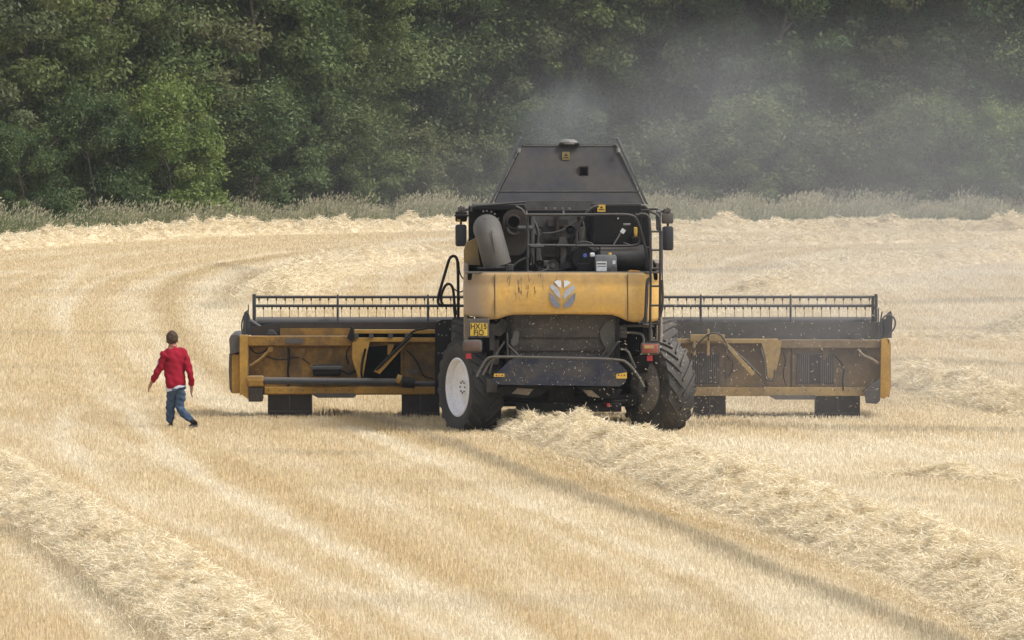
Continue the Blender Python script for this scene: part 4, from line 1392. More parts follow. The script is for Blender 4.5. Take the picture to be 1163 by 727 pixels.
# round tank end and fuel tank
mb = MB(); mb.lathe([(-0.04, 0.001), (-0.04, 0.20), (0.0, 0.25), (0.9, 0.25), (0.9, 0.001)], 'Y', 32, tuple(L(663.5, 293, -0.35)))
dr = mb.build('air_reservoir', M['black'], comb, smooth=True)
mb = MB(); mb.lathe([(-0.05, 0.001), (-0.05, 0.036), (0.0, 0.036)], 'Y', 16, tuple(L(664.5, 290, -0.39))); mb.build('reservoir_cap', M['blue'], dr)
mb = MB(); ltube(mb, [(650, 284), (652, 277), (663, 273.5), (674, 277), (678, 284)], -0.42, 0.014, 1); mb.build('reservoir_strap', M['lamp_house'], dr)
mb = MB(); mb.lathe([(-0.45, 0.001), (-0.43, 0.15), (-0.38, 0.22), (0.40, 0.22), (0.43, 0.15), (0.45, 0.001)], 'X', 32, tuple(L(707, 292.5, -0.3)))
mb.build('fuel_tank', M['blacktube'], comb, smooth=True)
mb = MB(); lbox(mb, 731, 281, 741, 305, -0.35, 0.5, 0.03); mb.build('side_locker', M['black'], comb)
# grey can with white label
mb = MB(); lbox(mb, 675.5, 289.5, 700.5, 309.5, -0.95, -0.65, 0.04)
cn = mb.build('fluid_can', M['jerry'], comb, smooth=True)
mb = MB(); lbox(mb, 677.5, 297, 689, 308, -0.957, -0.948, 0.0); mb.build('can_label', M['white'], cn)
mb = MB(); lbox(mb, 678.2, 298.5, 688.2, 300.5, -0.9595, -0.9575, 0.0); lbox(mb, 678.2, 302, 688.2, 303, -0.9595, -0.9575, 0.0); mb.build('label_band', M['jerry'], cn)
mb = MB(); lbox(mb, 695.8, 296, 699, 300, -0.957, -0.948, 0.0); mb.build('can_tag', M['white'], cn)
mb = MB(); mb.lathe([(-0.03, .001), (-0.03, .055), (0, .055)], 'Y', 14, tuple(L(696.5, 305.5, -0.95))); mb.build('can_cap', M['lamp_house'], cn)
mb = MB(); mb.lathe([(0, .03), (0.04, .03), (0.04, .001)], 'Z', 12, tuple(L(692.5, 289.5, -0.8))); mb.build('can_cap', M['sticker'], cn)
mb = MB(); lbox(mb, 670, 287, 675.5, 292, -0.75, -0.65, 0.02); mb.build('work_lamp', M['white'], comb)
mb = MB(); lprism(mb, [(713, 308.5), (716, 307), (727, 308), (730, 311), (716, 310.5)], -1.1, -0.85); mb.build('side_marker', M['orange'], comb)

# --- hand rails on the deck
mb = MB()
ltube(mb, [(597, 244), (640, 244), (700, 243.5), (718, 244), (724, 250), (729, 265), (735, 290), (737, 312)], -0.55, 0.024, 2)
ltube(mb, [(599, 278.5), (655, 279), (700, 279.5), (722, 279), (727, 276), (727, 262)], -0.5, 0.022, 2)
ltube(mb, [(655, 279), (655, 262), (660, 252), (666, 241), (674, 235), (680, 234)], -0.45, 0.024, 2)
ltube(mb, [(665, 244, -0.5), (655, 258, -0.5), (655, 279, -0.5)], -0.5, 0.02, 1)
ltube(mb, [(599, 246), (599, 308)], -0.5, 0.022, 0)
ltube(mb, [(603, 280), (618, 280)], -0.5, 0.03, 0)
ltube(mb, [(722, 244), (734, 244.5), (739, 250), (739, 312)], -0.6, 0.022, 1)
ltube(mb, [(535, 240), (535, 234), (560, 232.5), (597, 229.5)], 0.2, 0.02, 1)
ltube(mb, [(575, 292), (575, 308)], -0.4, 0.02, 0)
for x in (598, 640, 700):
    ltube(mb, [(x, 244, -0.55), (x, 240, 0.9)], 0, 0.018, 0)
mb.build('deck_rail', M['blacktube'], comb, smooth=True)

# --- rear ladder on the right
mb = MB()
ltube(mb, [(726, 243), (734, 243), (738, 248), (739, 290), (739, 330), (738.5, 360), (738.5, 388)], -1.28, 0.022, 2)
ltube(mb, [(738, 240), (746, 243), (750, 250), (750, 300), (749.5, 350), (748.5, 388)], -1.28, 0.022, 2)
for y in (263, 284, 305, 325, 347, 368, 387): ltube(mb, [(738.8, y), (749.8, y)], -1.28, 0.018, 0)
ltube(mb, [(733, 368), (734, 345), (735, 318), (738, 316)], -1.34, 0.03, 2)
ltube(mb, [(726, 368), (733, 362), (735, 345), (735.5, 318)], -1.34, 0.022, 2)
ltube(mb, [(752, 318), (753, 345), (750, 360), (746, 368)], -1.34, 0.022, 2)
mb.build('rear_ladder', M['blacktube'], comb, smooth=True)
mb = MB(); lbox(mb, 746, 240, 751, 262, -0.6, 0.3, 0.01); lbox(mb, 750.5, 262, 753, 330, -0.4, 0.3, 0.01); mb.build('ladder_shield', M['reeltube'], comb)

# --- left access ladder rails
mb = MB()
ltube(mb, [(520.5, 362), (520.5, 330), (520, 300), (519, 293), (515, 290), (510.5, 293), (507, 305), (501, 325), (497, 340), (498, 346), (503, 347), (520, 347)], 2.6, 0.026, 2)
ltube(mb, [(518, 358), (516, 345), (515, 330), (513, 324), (509, 322), (505, 325), (501, 335), (500.5, 342), (503, 345.5)], 2.7, 0.024, 2)
ltube(mb, [(517, 361), (515.5, 347)], 2.65, 0.024, 0)
ltube(mb, [(521, 297), (522, 310), (525, 316), (529, 318)], 2.6, 0.012, 1)
ltube(mb, [(516, 328), (519, 331), (523, 332), (528, 329)], 2.6, 0.012, 1)
for k in range(8): mb.lathe([(-0.02, .02), (0.02, .02)], 'Y', 8, tuple(L(522, 305 + k * 5, 2.58)))
mb.build('access_hand_rail', M['black'], comb, smooth=True)

# --- cab (in front of the tank) and the mirrors
mb = MB()
lbox(mb, 560, 262, 718, 395, 4.8, 6.0, 0.08)
cab = mb.build('cab', M['black'], comb)
mb = MB(); lprism(mb, [(556, 258), (560, 250), (716, 250), (722, 258), (718, 266), (560, 266)], 4.7, 6.6); mb.build('cab_roof', M['ochre_clean'], cab)
mb = MB(); lbox(mb, 563, 268, 715, 380, 6.0, 6.06, 0.01); mb.build('windscreen', M['glass'], cab)
for sx in (-1, 1):
    def X(a): return 641 + sx * a
    yo = 0 if sx < 0 else 2
    mb = MB()
    ltube(mb, [(X(95), 236 + yo), (X(105), 235 + yo), (X(108), 238 + yo), (X(118), 238 + yo)], 5.0, 0.025, 1)
    ltube(mb, [(X(117.5), 234 + yo), (X(117.5), 262 + yo)], 5.0, 0.02, 0)
    a = mb.build('mirror_arm', M['blacktube'], comb, smooth=True)
    mb = MB(); lbox(mb, X(124), 240 + yo, X(110.5), 252 + yo, 4.95, 5.15, 0.03); mb.build('work_lamp', M['lamp_house'] if sx > 0 else M['black'], a, smooth=True)
    mb = MB(); lbox(mb, X(121), 235 + yo, X(113), 239.5 + yo, 4.95, 5.1, 0.01); mb.build('lamp_bracket', M['lamp_house'], a)
    if sx < 0:
        mb = MB(); lbox(mb, 519, 249, 523, 252, 4.93, 4.945, 0.0); mb.build('amber_tag', M['sticker'], a)
    mb = MB(); lbox(mb, X(124), 255 + yo, X(111), (280 if sx < 0 else 284.5), 4.9, 4.99, 0.05); mb.build('mirror', M['mirror'], a, smooth=True)
mb = MB(); lbox(mb, 516, 244, 548, 246, 4.8, 5.0, 0.01); mb.build('mirror_crossbar', M['black'], comb)

# --- feeder house
mb = MB()
lprism(mb, [(598, 380), (680, 380), (690, 450), (588, 450)], 4.6, 6.4)
mb.build('feeder_house', M['black'], comb)

# ================================================================= header
HB = 6.2        # depth of the header's back sheet
mb = MB()
lprism(mb, [(282, 393), (400, 392), (404, 376), (498, 376), (498, 447), (300, 447), (294, 452), (282, 448)], HB, HB + 0.05)
lbox(mb, 272, 446, 1008, 448.5, HB, HB + 1.5, 0.0)
lprism(mb, [(498, 376), (770, 376), (770, 449), (498, 449)], HB, HB + 0.05)
hdr = mb.build('header', M['ochre'], comb)
hdr['label'] = 'ochre header table with grime'
mb = MB()
lprism(mb, [(760, 385), (872, 385), (1003, 396), (1003, 440), (985, 450), (760, 450)], HB - 0.004, HB + 0.06)
mb.build('back_sheet', M['ochre_dust'], hdr)['label'] = 'dust coated right half of the back sheet'
mb = MB(); lbox(mb, 768, 440, 984, 450, HB - 0.06, HB - 0.01, 0.01); mb.build('bottom_lip', M['ochre_lip'], hdr)
mb = MB(); lbox(mb, 300, 439.5, 496, 447.5, HB - 0.06, HB - 0.005, 0.01); mb.build('bottom_lip', M['ochre_clean'], hdr)
# upper trough (dark) with reel tube
mb = MB()
lprism(mb, [(285, 372), (320, 366), (498, 366), (498, 384), (285, 386)], HB + 0.10, HB + 0.2)
mb.build('top_trough', M['brown'], hdr)
mb = MB()
lprism(mb, [(755, 366), (1000, 366), (1004, 386), (755, 388)], HB + 0.10, HB + 0.2)
mb.build('top_trough', M['funnel'], hdr)
mb = MB(); lprism(mb, [(318, 373), (400, 373), (400, 381), (318, 381)], HB + 0.05, HB + 0.09); mb.build('inner_panel', M['ochre'], hdr)
# top beams
mb = MB(); lbox(mb, 272, 381.5, 400, 393, HB - 0.16, HB - 0.005, 0.015); mb.build('top_beam', M['ochre'], hdr)
mb = MB(); lbox(mb, 402, 374.5, 496, 379, HB - 0.2, HB - 0.005, 0.01); lbox(mb, 400, 383.5, 496, 388.5, HB - 0.2, HB - 0.005, 0.01); mb.build('top_beam', M['ochre_clean'], hdr)
mb = MB(); lbox(mb, 400, 379.3, 494, 383.2, HB - 0.06, HB - 0.003, 0.0); mb.build('beam_slot', M['dark'], hdr)
for x in (402, 419, 441, 460):
    mb = MB(); lbox(mb, x, 378.5, x + 5, 384, HB - 0.24, HB - 0.19, 0.005); mb.build('beam_clip', M['funnel'], hdr)
mb = MB(); lprism(mb, [(394, 384), (399, 370), (401, 372), (402, 384), (400, 389)], HB - 0.3, HB - 0.2); mb.build('pivot_lug', M['black'], hdr)
mb = MB(); lbox(mb, 324, 384, 344.5, 390, HB - 0.18, HB - 0.165, 0.0); mb.build('name_strip', M['lamp_house'], hdr)
mb = MB(); lbox(mb, 768, 385, 884, 390, HB - 0.2, HB - 0.01, 0.01); mb.build('top_beam', M['ochre_lip'], hdr)
mb = MB(); lbox(mb, 886, 386, 1001, 395.5, HB - 0.16, HB - 0.01, 0.01); mb.build('top_beam', M['ochre_dust'], hdr)
mb = MB(); lbox(mb, 784, 380, 823, 388, HB - 0.3, HB - 0.21, 0.01); lbox(mb, 803, 374, 806, 404, HB - 0.3, HB - 0.25, 0.01); lbox(mb, 787, 386, 790, 404, HB - 0.3, HB - 0.25, 0.01)
mb.build('mounting_bracket', M['ochre_lip'], hdr)
mb = MB(); ltube(mb, [(787, 400), (795, 388), (806, 378), (818, 379), (824, 388), (829, 400)], HB - 0.35, 0.015, 2); ltube(mb, [(806, 398), (820, 390)], HB - 0.3, 0.01, 0); mb.build('hydraulic_hose', M['blacktube'], hdr, smooth=True)

# vertical ribs and sheet seams
for x, y0_, y1_, d_, mt in ((299, 393, 440, .03, 'ochre'), (326, 394, 440, .012, 'brown'), (381, 396, 412, .03, 'ochre'), (455, 394, 440, .03, 'ochre'), (825, 392, 442, .03, 'ochre_dust'), (898, 396, 442, .012, 'brown'), (954, 412, 446, .03, 'ochre_dust'), (776, 405, 442, .02, 'brown')):
    mb = MB(); lbox(mb, x, y0_, x + 2, y1_, HB - d_, HB - 0.001, 0.0); mb.build('sheet_rib', M[mt], hdr)
# hanging bracket + opening + diagonal strut, left
mb = MB(); lprism(mb, [(417, 394), (456, 391), (456, 430), (410, 430)], HB - 0.012, HB - 0.006); mb.build('service_opening', M['dark'], hdr)
mb = MB(); lprism(mb, [(400, 388), (420, 388), (417, 400), (412, 430), (407, 430), (400, 408)], HB - 0.22, HB - 0.08); mb.build('hanger_bracket', M['ochre_clean'], hdr)
mb = MB(); ltube(mb, [(415, 396), (411, 412), (410, 428), (414, 431)], HB - 0.25, 0.022, 1); ltube(mb, [(456, 390), (462, 384), (470, 375), (485, 373)], HB - 0.3, 0.02, 2)
ltube(mb, [(328, 396), (329, 410), (326, 422), (330, 434), (324, 446)], HB - 0.03, 0.012, 2); ltube(mb, [(284, 395), (290, 402), (300, 400), (304, 395)], HB - 0.08, 0.012, 2); mb.build('hydraulic_hose', M['black'], hdr, smooth=True)
mb = MB(); lprism(mb, [(424.5, 422), (460, 386), (464, 388), (431, 425)], HB - 0.36, HB - 0.3); mb.build('diagonal_strut', M['ochre_clean'], hdr)
mb = MB(); ltube(mb, [(427, 420), (445, 402), (468, 381)], HB - 0.39, 0.025, 0); mb.build('hydraulic_ram', M['black'], hdr, smooth=True)
# right hanger and strut
mb = MB(); lprism(mb, [(865, 389), (888, 387), (886, 402), (882, 420), (877, 432), (872, 428), (870, 408)], HB - 0.22, HB - 0.08); mb.build('hanger_bracket', M['ochre_lip'], hdr)
mb = MB(); lprism(mb, [(822, 390), (826, 389), (858, 424), (854, 427)], HB - 0.36, HB - 0.3); mb.build('diagonal_strut', M['ochre_lip'], hdr)
mb = MB(); ltube(mb, [(826, 391), (845, 408), (864, 427)], HB - 0.34, 0.02, 0); ltube(mb, [(864, 395), (869, 412), (869, 428), (874, 434), (880, 430), (880, 420)], HB - 0.3, 0.018, 2); mb.build('hydraulic_ram', M['funnel'], hdr, smooth=True)
# grilles on the right
for gx in (786, 906):
    mb = MB(); lbox(mb, gx - 1, 401, gx + (31 if gx < 800 else 42), 436, HB - 0.02, HB - 0.005, 0.0); g_ = mb.build('grille', M['brown'], hdr)
    mb = MB()
    nb = 13 if gx < 800 else 18
    for k in range(nb):
        if gx > 900 and 6 <= k <= 10: continue
        x = gx + k * (2.4)
        lbox(mb, x, 403, x + 1.1, 435, HB - 0.05, HB - 0.022, 0.0)
    lbox(mb, gx, 401, gx + nb * 2.4 - 1.2, 402.5, HB - 0.05, HB - 0.022, 0.0)
    mb.build('grille_bars', M['greyplate'], g_)
# gussets, bolts, hoses and scuffed plates along the back sheet
for (x, y, mt) in ((340, 396, 'ochre'), (372, 396, 'ochre'), (440, 391, 'ochre_clean'), (478, 391, 'ochre'), (842, 392, 'ochre_dust'), (935, 397, 'ochre_dust'), (970, 397, 'ochre_dust')):
    mb = MB(); lprism(mb, [(x, y), (x + 7, y), (x + 7, y + 3), (x + 2, y + 12), (x, y + 12)], HB - 0.07, HB - 0.045)
    mb.build('gusset', M[mt], hdr)
rv = MB()
for x in list(range(305, 398, 13)) + list(range(772, 990, 16)):
    rv.lathe([(-0.012, .001), (-0.012, .014), (0, .014)], 'Y', 8, tuple(L(x, 443.5, HB - 0.06)))
rv.build('bolt_heads', M['lamp_house'], hdr)
for pts, r_ in (([(300, 404), (318, 410), (340, 404), (352, 414)], 0.012), ([(387, 420), (396, 426), (404, 420), (408, 428)], 0.014), ([(462, 398), (474, 410), (480, 428), (492, 430)], 0.014),
                ([(398, 392), (392, 402), (396, 414)], 0.012), ([(890, 400), (893, 412), (889, 424), (893, 438)], 0.012), ([(948, 404), (960, 416), (957, 430), (958, 444)], 0.014), ([(826, 404), (834, 414), (828, 428)], 0.012)):
    mb = MB(); ltube(mb, pts, HB - 0.06, r_, 2); mb.build('hydraulic_hose', M['black'], hdr, smooth=True)
mb = MB(); lbox(mb, 463, 420, 474, 424, HB - 0.012, HB - 0.002, 0.0); mb.build('worn_decal', M['greyplate'], hdr)

# drive shaft and boxes left
mb = MB(); ltube(mb, [(299, 432.5), (455, 434)], HB - 0.25, 0.066, 0, 16); ltube(mb, [(470, 435.5), (500, 436)], HB - 0.25, 0.045, 0, 12); sh = mb.build('drive_shaft', M['reeltube'], hdr, smooth=True)
mb = MB(); ltube(mb, [(456, 434), (471, 435)], HB - 0.25, 0.10, 0, 16); mb.build('shaft_coupling', M['black'], sh, smooth=True)
mb = MB(); ltube(mb, [(450, 430), (455, 432)], HB - 0.25, 0.09, 0, 12); mb.build('bearing_housing', M['ochre_clean'], sh, smooth=True)
mb = MB(); ltube(mb, [(281, 432), (299, 432)], HB - 0.25, 0.075, 0, 12); mb.build('bearing_housing', M['ochre_clean'], sh, smooth=True)
mb = MB(); lbox(mb, 355, 414, 387, 427, HB - 0.22, HB - 0.02, 0.03); bb = mb.build('control_box', M['black'], hdr)
mb = MB(); lbox(mb, 353, 416, 389, 420, HB - 0.26, HB - 0.221, 0.01); mb.build('box_lid', M['reeltube'], bb)
# skids and plates underneath
for x0, x1, y0_, y1_ in ((304, 353.5, 447.5, 472), (456, 499, 447.5, 474), (788, 824.5, 450, 476.5), (927, 977, 450, 474.5)):
    mb = MB()
    lprism(mb, [(x0, y0_), (x1, y0_), (x1, y1_ - 1), (x1 - 1, y1_), (x0 + 1, y1_), (x0, y1_ - 2)], HB + 0.05, HB + 0.9)
    s_ = mb.build('skid', M['skid'], hdr)
    mb = MB(); lbox(mb, x0 + 1, y1_ - 5.5, x1 - 1, y1_ - 4.3, HB + 0.035, HB + 0.049, 0.0); lbox(mb, (x0 + x1) / 2 - .6, y0_ + 1, (x0 + x1) / 2 + .6, y1_ - 7, HB + 0.035, HB + 0.049, 0.0); mb.build('skid_rib', M['funnel'], s_)
for x0, x1, y in ((355, 404, 447), (875, 927, 449)):
    mb = MB(); lprism(mb, [(x0, y), (x1, y), (x1, y + 3), (x1 - 2, y + 5), (x0 + 6, y + 5), (x0, y + 2)], HB - 0.10, HB + 0.2); mb.build('wear_plate', M['greyplate'], hdr)

# left end
mb = MB(); lprism(mb, [(272, 381), (281, 381), (281, 440), (296, 446), (298, 454), (284, 455), (272, 447)], HB - 0.25, HB + 0.6)
lbox(mb, 262.5, 402, 272.5, 447, HB - 0.1, HB + 1.9, 0.02)
e1 = mb.build('header_end', M['ochre_clean'], hdr)
mb = MB()
lprism(mb, [(260, 385), (262, 381), (268, 380), (272.5, 382), (272.5, 399), (266, 401.5), (261, 402)], HB - 0.2, HB + 2.2)
lprism(mb, [(260, 402), (262.3, 403), (262.3, 446), (260.5, 442), (259.5, 420)], HB - 0.1, HB + 2.4)
mb.build('crop_divider', M['lamp_house'], e1)
mb = MB(); lbox(mb, 282, 440, 298, 456.5, HB - 0.3, HB + 0.1, 0.02); ft = mb.build('skid_shoe', M['brown'], e1)
mb = MB(); lbox(mb, 281, 427, 299, 439.5, HB - 0.32, HB - 0.05, 0.03); mb.build('gear_housing', M['ochre'], e1)
mb = MB(); ltube(mb, [(284, 416), (296, 408), (307, 397)], HB - 0.2, 0.03, 0); mb.lathe([(-0.03, .001), (-0.03, .05), (0.05, .05)], 'Y', 14, tuple(L(307, 397, HB - 0.2))); mb.build('tie_rod', M['ochre'], e1, smooth=True)
# right end
mb = MB(); lprism(mb, [(1001, 386), (1007, 384), (1010, 392), (1010, 448), (1005, 453), (1000, 452)], HB - 0.25, HB + 1.2)
e2 = mb.build('header_end', M['ochre_clean'], hdr)
mb = MB(); lprism(mb, [(1010.2, 386), (1012, 390), (1012.3, 440), (1010, 452), (1009, 450)], HB - 0.1, HB + 2.4); mb.build('crop_divider', M['ochre_lip'], e2)
mb = MB(); lprism(mb, [(982, 444), (990, 436), (1000, 430), (1000, 455), (996, 459), (984, 458)], HB - 0.32, HB - 0.05); mb.build('skid_shoe', M['funnel'], e2)
mb = MB(); ltube(mb, [(974, 397), (980, 404), (990, 408), (998, 413)], HB - 0.2, 0.03, 1); mb.build('tie_rod', M['ochre_dust'], e2, smooth=True)

# reel: tubes with tines, arms
def reel(x0, x1, uprights, parent, nlab):
    mb = MB(); ltube(mb, [(x0 + 4, 367), (x1 - 3, 367)], HB + 1.0, 0.115, 0, 20)
    rl = mb.build('reel', M['reeltube'], parent, smooth=True)
    for yy, d_, pitch, ph_ in ((337.3, HB + 1.5, 9.9, 5), (347.3, HB + 0.75, 9.9, 0)):
        mb = MB()
        ltube(mb, [(x0, yy), (x1, yy)], d_, 0.026, 0, 8)
        x = x0 + ph_ + 2
        while x < x1 - 1:
            lbox(mb, x - 0.9, yy + 0.5, x + 0.9, yy + 4.2, d_ - 0.03, d_ + 0.03, 0.0)
            ltube(mb, [(x, yy + 3, d_), (x + 0.2, yy + 13.5, d_ - 0.03)], d_, 0.0055, 0, 5)
            x += pitch
        mb.build('tine_bar', M['blacktube'] if x0 < 500 else M['reeltube'], rl, smooth=True)
    for x in uprights:
        mb = MB()
        lbox(mb, x - 0.9, 334.5, x + 0.9, 368, HB + 0.72, HB + 0.80, 0.0)
        ltube(mb, [(x, 337.3, HB + 1.5), (x, 347.3, HB + 0.75)], 0, 0.022, 0, 6)
        ltube(mb, [(x, 337.3, HB + 1.5), (x, 366, HB + 1.0)], 0, 0.022, 0, 6)
        mb.build('reel_arm', M['reeltube'], rl)
    return rl


reel(287, 527, (383.5, 486), hdr, 0)
reel(753, 997, (796, 898), hdr, 1)
# hydraulics at the two reel ends
mb = MB()
lbox(mb, 286.5, 334, 290.5, 381, HB + 0.7, HB + 0.85, 0.01)
lprism(mb, [(275, 380), (277, 355), (281, 352), (284, 362), (291, 366), (291, 381)], HB + 0.3, HB + 0.45)
ltube(mb, [(283, 364), (296, 372), (309, 378)], HB + 0.2, 0.035, 0)
ltube(mb, [(285, 377.5), (306, 377.5)], HB + 0.2, 0.03, 0)
lprism(mb, [(302, 380), (305, 375), (310, 375), (314, 380)], HB - 0.1, HB + 0.15)
ltube(mb, [(278, 382), (277, 365), (280, 352), (283, 360), (282, 372)], HB + 0.1, 0.016, 2)
ltube(mb, [(275, 380), (274, 368), (277, 358)], HB + 0.1, 0.014, 2)
ltube(mb, [(282, 346), (282, 360)], HB + 0.1, 0.01, 0)
mb.build('reel_lift', M['reeltube'], hdr)
mb = MB()
lbox(mb, 990, 336, 993, 384, HB + 0.7, HB + 0.85, 0.01)
lbox(mb, 993.6, 334, 997, 384, HB + 0.6, HB + 0.75, 0.01)
ltube(mb, [(973, 382), (985, 374), (997, 366)], HB + 0.2, 0.035, 0)
lprism(mb, [(966, 384), (972, 379), (978, 381), (978, 386)], HB - 0.1, HB + 0.15)
lbox(mb, 1000.5, 362, 1006, 390, HB + 0.1, HB + 0.3, 0.02)
lprism(mb, [(1003, 372), (1008, 356), (1012, 353), (1014, 360), (1013, 384), (1005, 384)], HB + 0.1, HB + 0.25)
ltube(mb, [(999, 372), (1003, 360), (1010, 357), (1017, 362), (1017, 372), (1010, 380), (1004, 386)], HB + 0.05, 0.016, 2)
ltube(mb, [(1001, 378), (1000, 366), (1002, 354)], HB + 0.05, 0.014, 1)
ltube(mb, [(998, 350), (998, 376)], HB + 0.05, 0.01, 0)
ltube(mb, [(978, 382), (1002, 382)], HB + 0.2, 0.02, 0)
mb.build('reel_lift', M['reeltube'], hdr)
# black gearbox cover beside the left front tyre
mb = MB(); lprism(mb, [(494, 450), (494, 372), (496, 366), (502, 363), (513, 363), (515, 368), (515, 400), (508, 420), (502, 450)], HB - 0.7, HB - 0.05)
gb = mb.build('drive_cover', M['black'], hdr)
rv = MB()
for (x, y) in [(499, 368), (505, 366), (498, 380), (502, 381), (507, 381), (511, 374), (498, 401), (502, 401), (507, 401)]:
    rv.lathe([(-0.015, .001), (-0.015, .016), (0, .016)], 'Y', 8, tuple(L(x, y, HB - 0.7)))
rv.build('bolt_heads', M['beacon'], gb)


# ================================================================= the person
def person():
    Yp = 162.5
    O = Vector(((200 - CX) / F * Yp, Yp, 0))

    def q(px, py, dy=0.0): return W(px, py, Yp + dy) - O
    root = empty('person', tuple(O))
    tag(root, 'person in red long sleeved top and blue jeans walking away across the stubble', 'person')

    def skin(name, verts, edges, radii, m, parent, sub=2, rootv=0):
        me = bpy.data.meshes.new(name)
        me.from_pydata([tuple(v) for v in verts], edges, [])
        o = bpy.data.objects.new(name, me)
        COL.objects.link(o)
        md = o.modifiers.new('skin', 'SKIN'); md.use_smooth_shade = True
        sv = me.skin_vertices[0].data
        for i_, r_ in enumerate(radii):
            sv[i_].radius = r_ if isinstance(r_, tuple) else (r_, r_)
            sv[i_].use_root = (i_ == rootv)
        sm = o.modifiers.new('sub', 'SUBSURF'); sm.levels = sub; sm.render_levels = sub
        bpy.context.view_layer.update()
        dg = bpy.context.evaluated_depsgraph_get()
        nm = bpy.data.meshes.new_from_object(o.evaluated_get(dg))
        bpy.data.objects.remove(o)
        nm.materials.clear(); nm.materials.append(m)
        nm.polygons.foreach_set('use_smooth', [True] * len(nm.polygons))
        o2 = bpy.data.objects.new(name, nm)
        COL.objects.link(o2); o2.parent = parent
        return o2

    # joints
    pelvis = q(200, 440, 0.0); chest = q(198, 412, 0.02); neckb = q(197, 398, 0.03); neck = q(196, 392.5, 0.04); head = q(195.5, 386.5, 0.05); crown_ = q(195, 381.5, 0.05)
    shl, shr_ = q(187, 403.5, -0.02), q(208.5, 403.5, 0.06)
    ell, elr = q(180, 421, -0.04), q(216, 423, 0.0)
    wrl, wrr = q(171.5, 435, 0.06), q(217.5, 440, 0.10)
    hl, hr = q(195.5, 445, 0.02), q(205, 445, -0.0)
    knl, knr = q(193.5, 463, 0.10), q(203.5, 463.5, 0.02)
    anl, anr = q(193, 482, 0.08), q(217, 478, -0.26)
    # continuous body: torso, head, arms with hands and fingers, legs
    V_ = [pelvis, chest, neckb, neck, head, crown_, shl, ell, wrl, shr_, elr, wrr, hl, knl, anl, hr, knr, anr]
    E_ = [(0, 1), (1, 2), (2, 3), (3, 4), (4, 5), (2, 6), (6, 7), (7, 8), (2, 9), (9, 10), (10, 11), (0, 12), (12, 13), (13, 14), (0, 15), (15, 16), (16, 17)]
    Rr = [(.09, .07), (.13, .10), .075, .062, (.082, .092), (.062, .07), .055, .042, .032, .055, .042, .032, .07, .05, .035, .07, .05, .035]
    for wi, w_, dirv in ((8, wrl, Vector((-0.04, 0.03, -0.09))), (11, wrr, Vector((-0.005, 0.03, -0.10)))):
        palm = w_ + dirv * 0.75
        V_.append(palm); pi = len(V_) - 1; E_.append((wi, pi)); Rr.append((.044, .024))
        sidev = Vector((0.0, 1, 0.1)).normalized()
        for f, (o_, ln) in enumerate(((-0.030, .85), (-0.010, 1.0), (0.010, .95), (0.030, .75))):
            b = palm + dirv * 0.35 + sidev * o_
            t1_ = b + dirv * 0.40 * ln + Vector((0.006, 0, 0))
            t2_ = t1_ + dirv * 0.32 * ln + Vector((0.018, 0, 0))
            V_ += [b, t1_, t2_]; n_ = len(V_)
            E_ += [(pi, n_ - 3), (n_ - 3, n_ - 2), (n_ - 2, n_ - 1)]; Rr += [.0115, .0105, .009]
        b = w_ + dirv * 0.45 + sidev * 0.035 + Vector((0.012, 0, 0)); t1_ = b + dirv * 0.35 + sidev * 0.02
        V_ += [b, t1_]; n_ = len(V_); E_ += [(pi, n_ - 2), (n_ - 2, n_ - 1)]; Rr += [.011, .009]
    bd = skin('body', V_, E_, Rr, M['skin'], root, 2)
    # face and ears, turned away from the camera
    fc = head + Vector((-0.03, 0.085, 0.0))
    mb = MB(); mb.tube([fc + Vector((0, -0.01, 0.02)), fc + Vector((-0.008, 0.022, -0.012)), fc + Vector((0, 0.005, -0.022))], [0.008, 0.014, 0.010], 8); mb.build('nose', M['skin'], root, smooth=True)
    for s_ in (-1, 1):
        ec = head + Vector((0.094 * s_, -0.012 if s_ < 0 else 0.03, -0.015))
        mb = MB(); bmesh.ops.create_uvsphere(mb.bm, u_segments=12, v_segments=8, radius=0.03)
        for v in mb.bm.verts: v.co = Vector((v.co.x * 0.4, v.co.y * 0.7, v.co.z * 1.15)) + ec
        mb.build('ear', M['skin'], root, smooth=True)
        mb = MB(); bmesh.ops.create_uvsphere(mb.bm, u_segments=10, v_segments=6, radius=0.012)
        for v in mb.bm.verts: v.co = v.co + fc + Vector((0.03 * s_, -0.003, 0.022))
        mb.build('eye', M['white'], root, smooth=True)
    mb = MB(); mb.tube([fc + Vector((-0.025, -0.004, -0.045)), fc + Vector((0, 0.004, -0.047)), fc + Vector((0.025, -0.004, -0.045))], [.004, .008, .004], 8); mb.build('mouth', M['red_shirt'], root)
    # hair: cap with tousled outline
    mb = MB(); bmesh.ops.create_icosphere(mb.bm, subdivisions=4, radius=1)
    hc = (head + crown_) / 2 + Vector((0.0, -0.012, 0.002))
    dl = []
    for v in mb.bm.verts:
        n_ = v.co.normalized()
        nz = math.sin(n_.x * 9 + n_.z * 5) * math.sin(n_.y * 8 + 2) * math.sin(n_.z * 11 + 1)
        k = 1 + 0.10 * nz + 0.09 * random.random()
        v.co = Vector((n_.x * 0.100 * k, n_.y * 0.115 * k, n_.z * 0.122 * k)) + hc
        if n_.y > 0.35 and n_.z < 0.35: dl.append(v)
        elif n_.z < -0.86: dl.append(v)
    bmesh.ops.delete(mb.bm, geom=dl, context='VERTS')
    mb.build('hair', M['hair'], root, smooth=True)
    # red top
    hem = q(199.5, 445, 0.0)
    waist = q(199, 428, 0.01)
    SV = [hem, waist, chest, q(197.5, 401, 0.03), q(196.8, 393.0, 0.035), shl, ell, wrl.lerp(ell, 0.08), shr_, elr, wrr.lerp(elr, 0.08)]
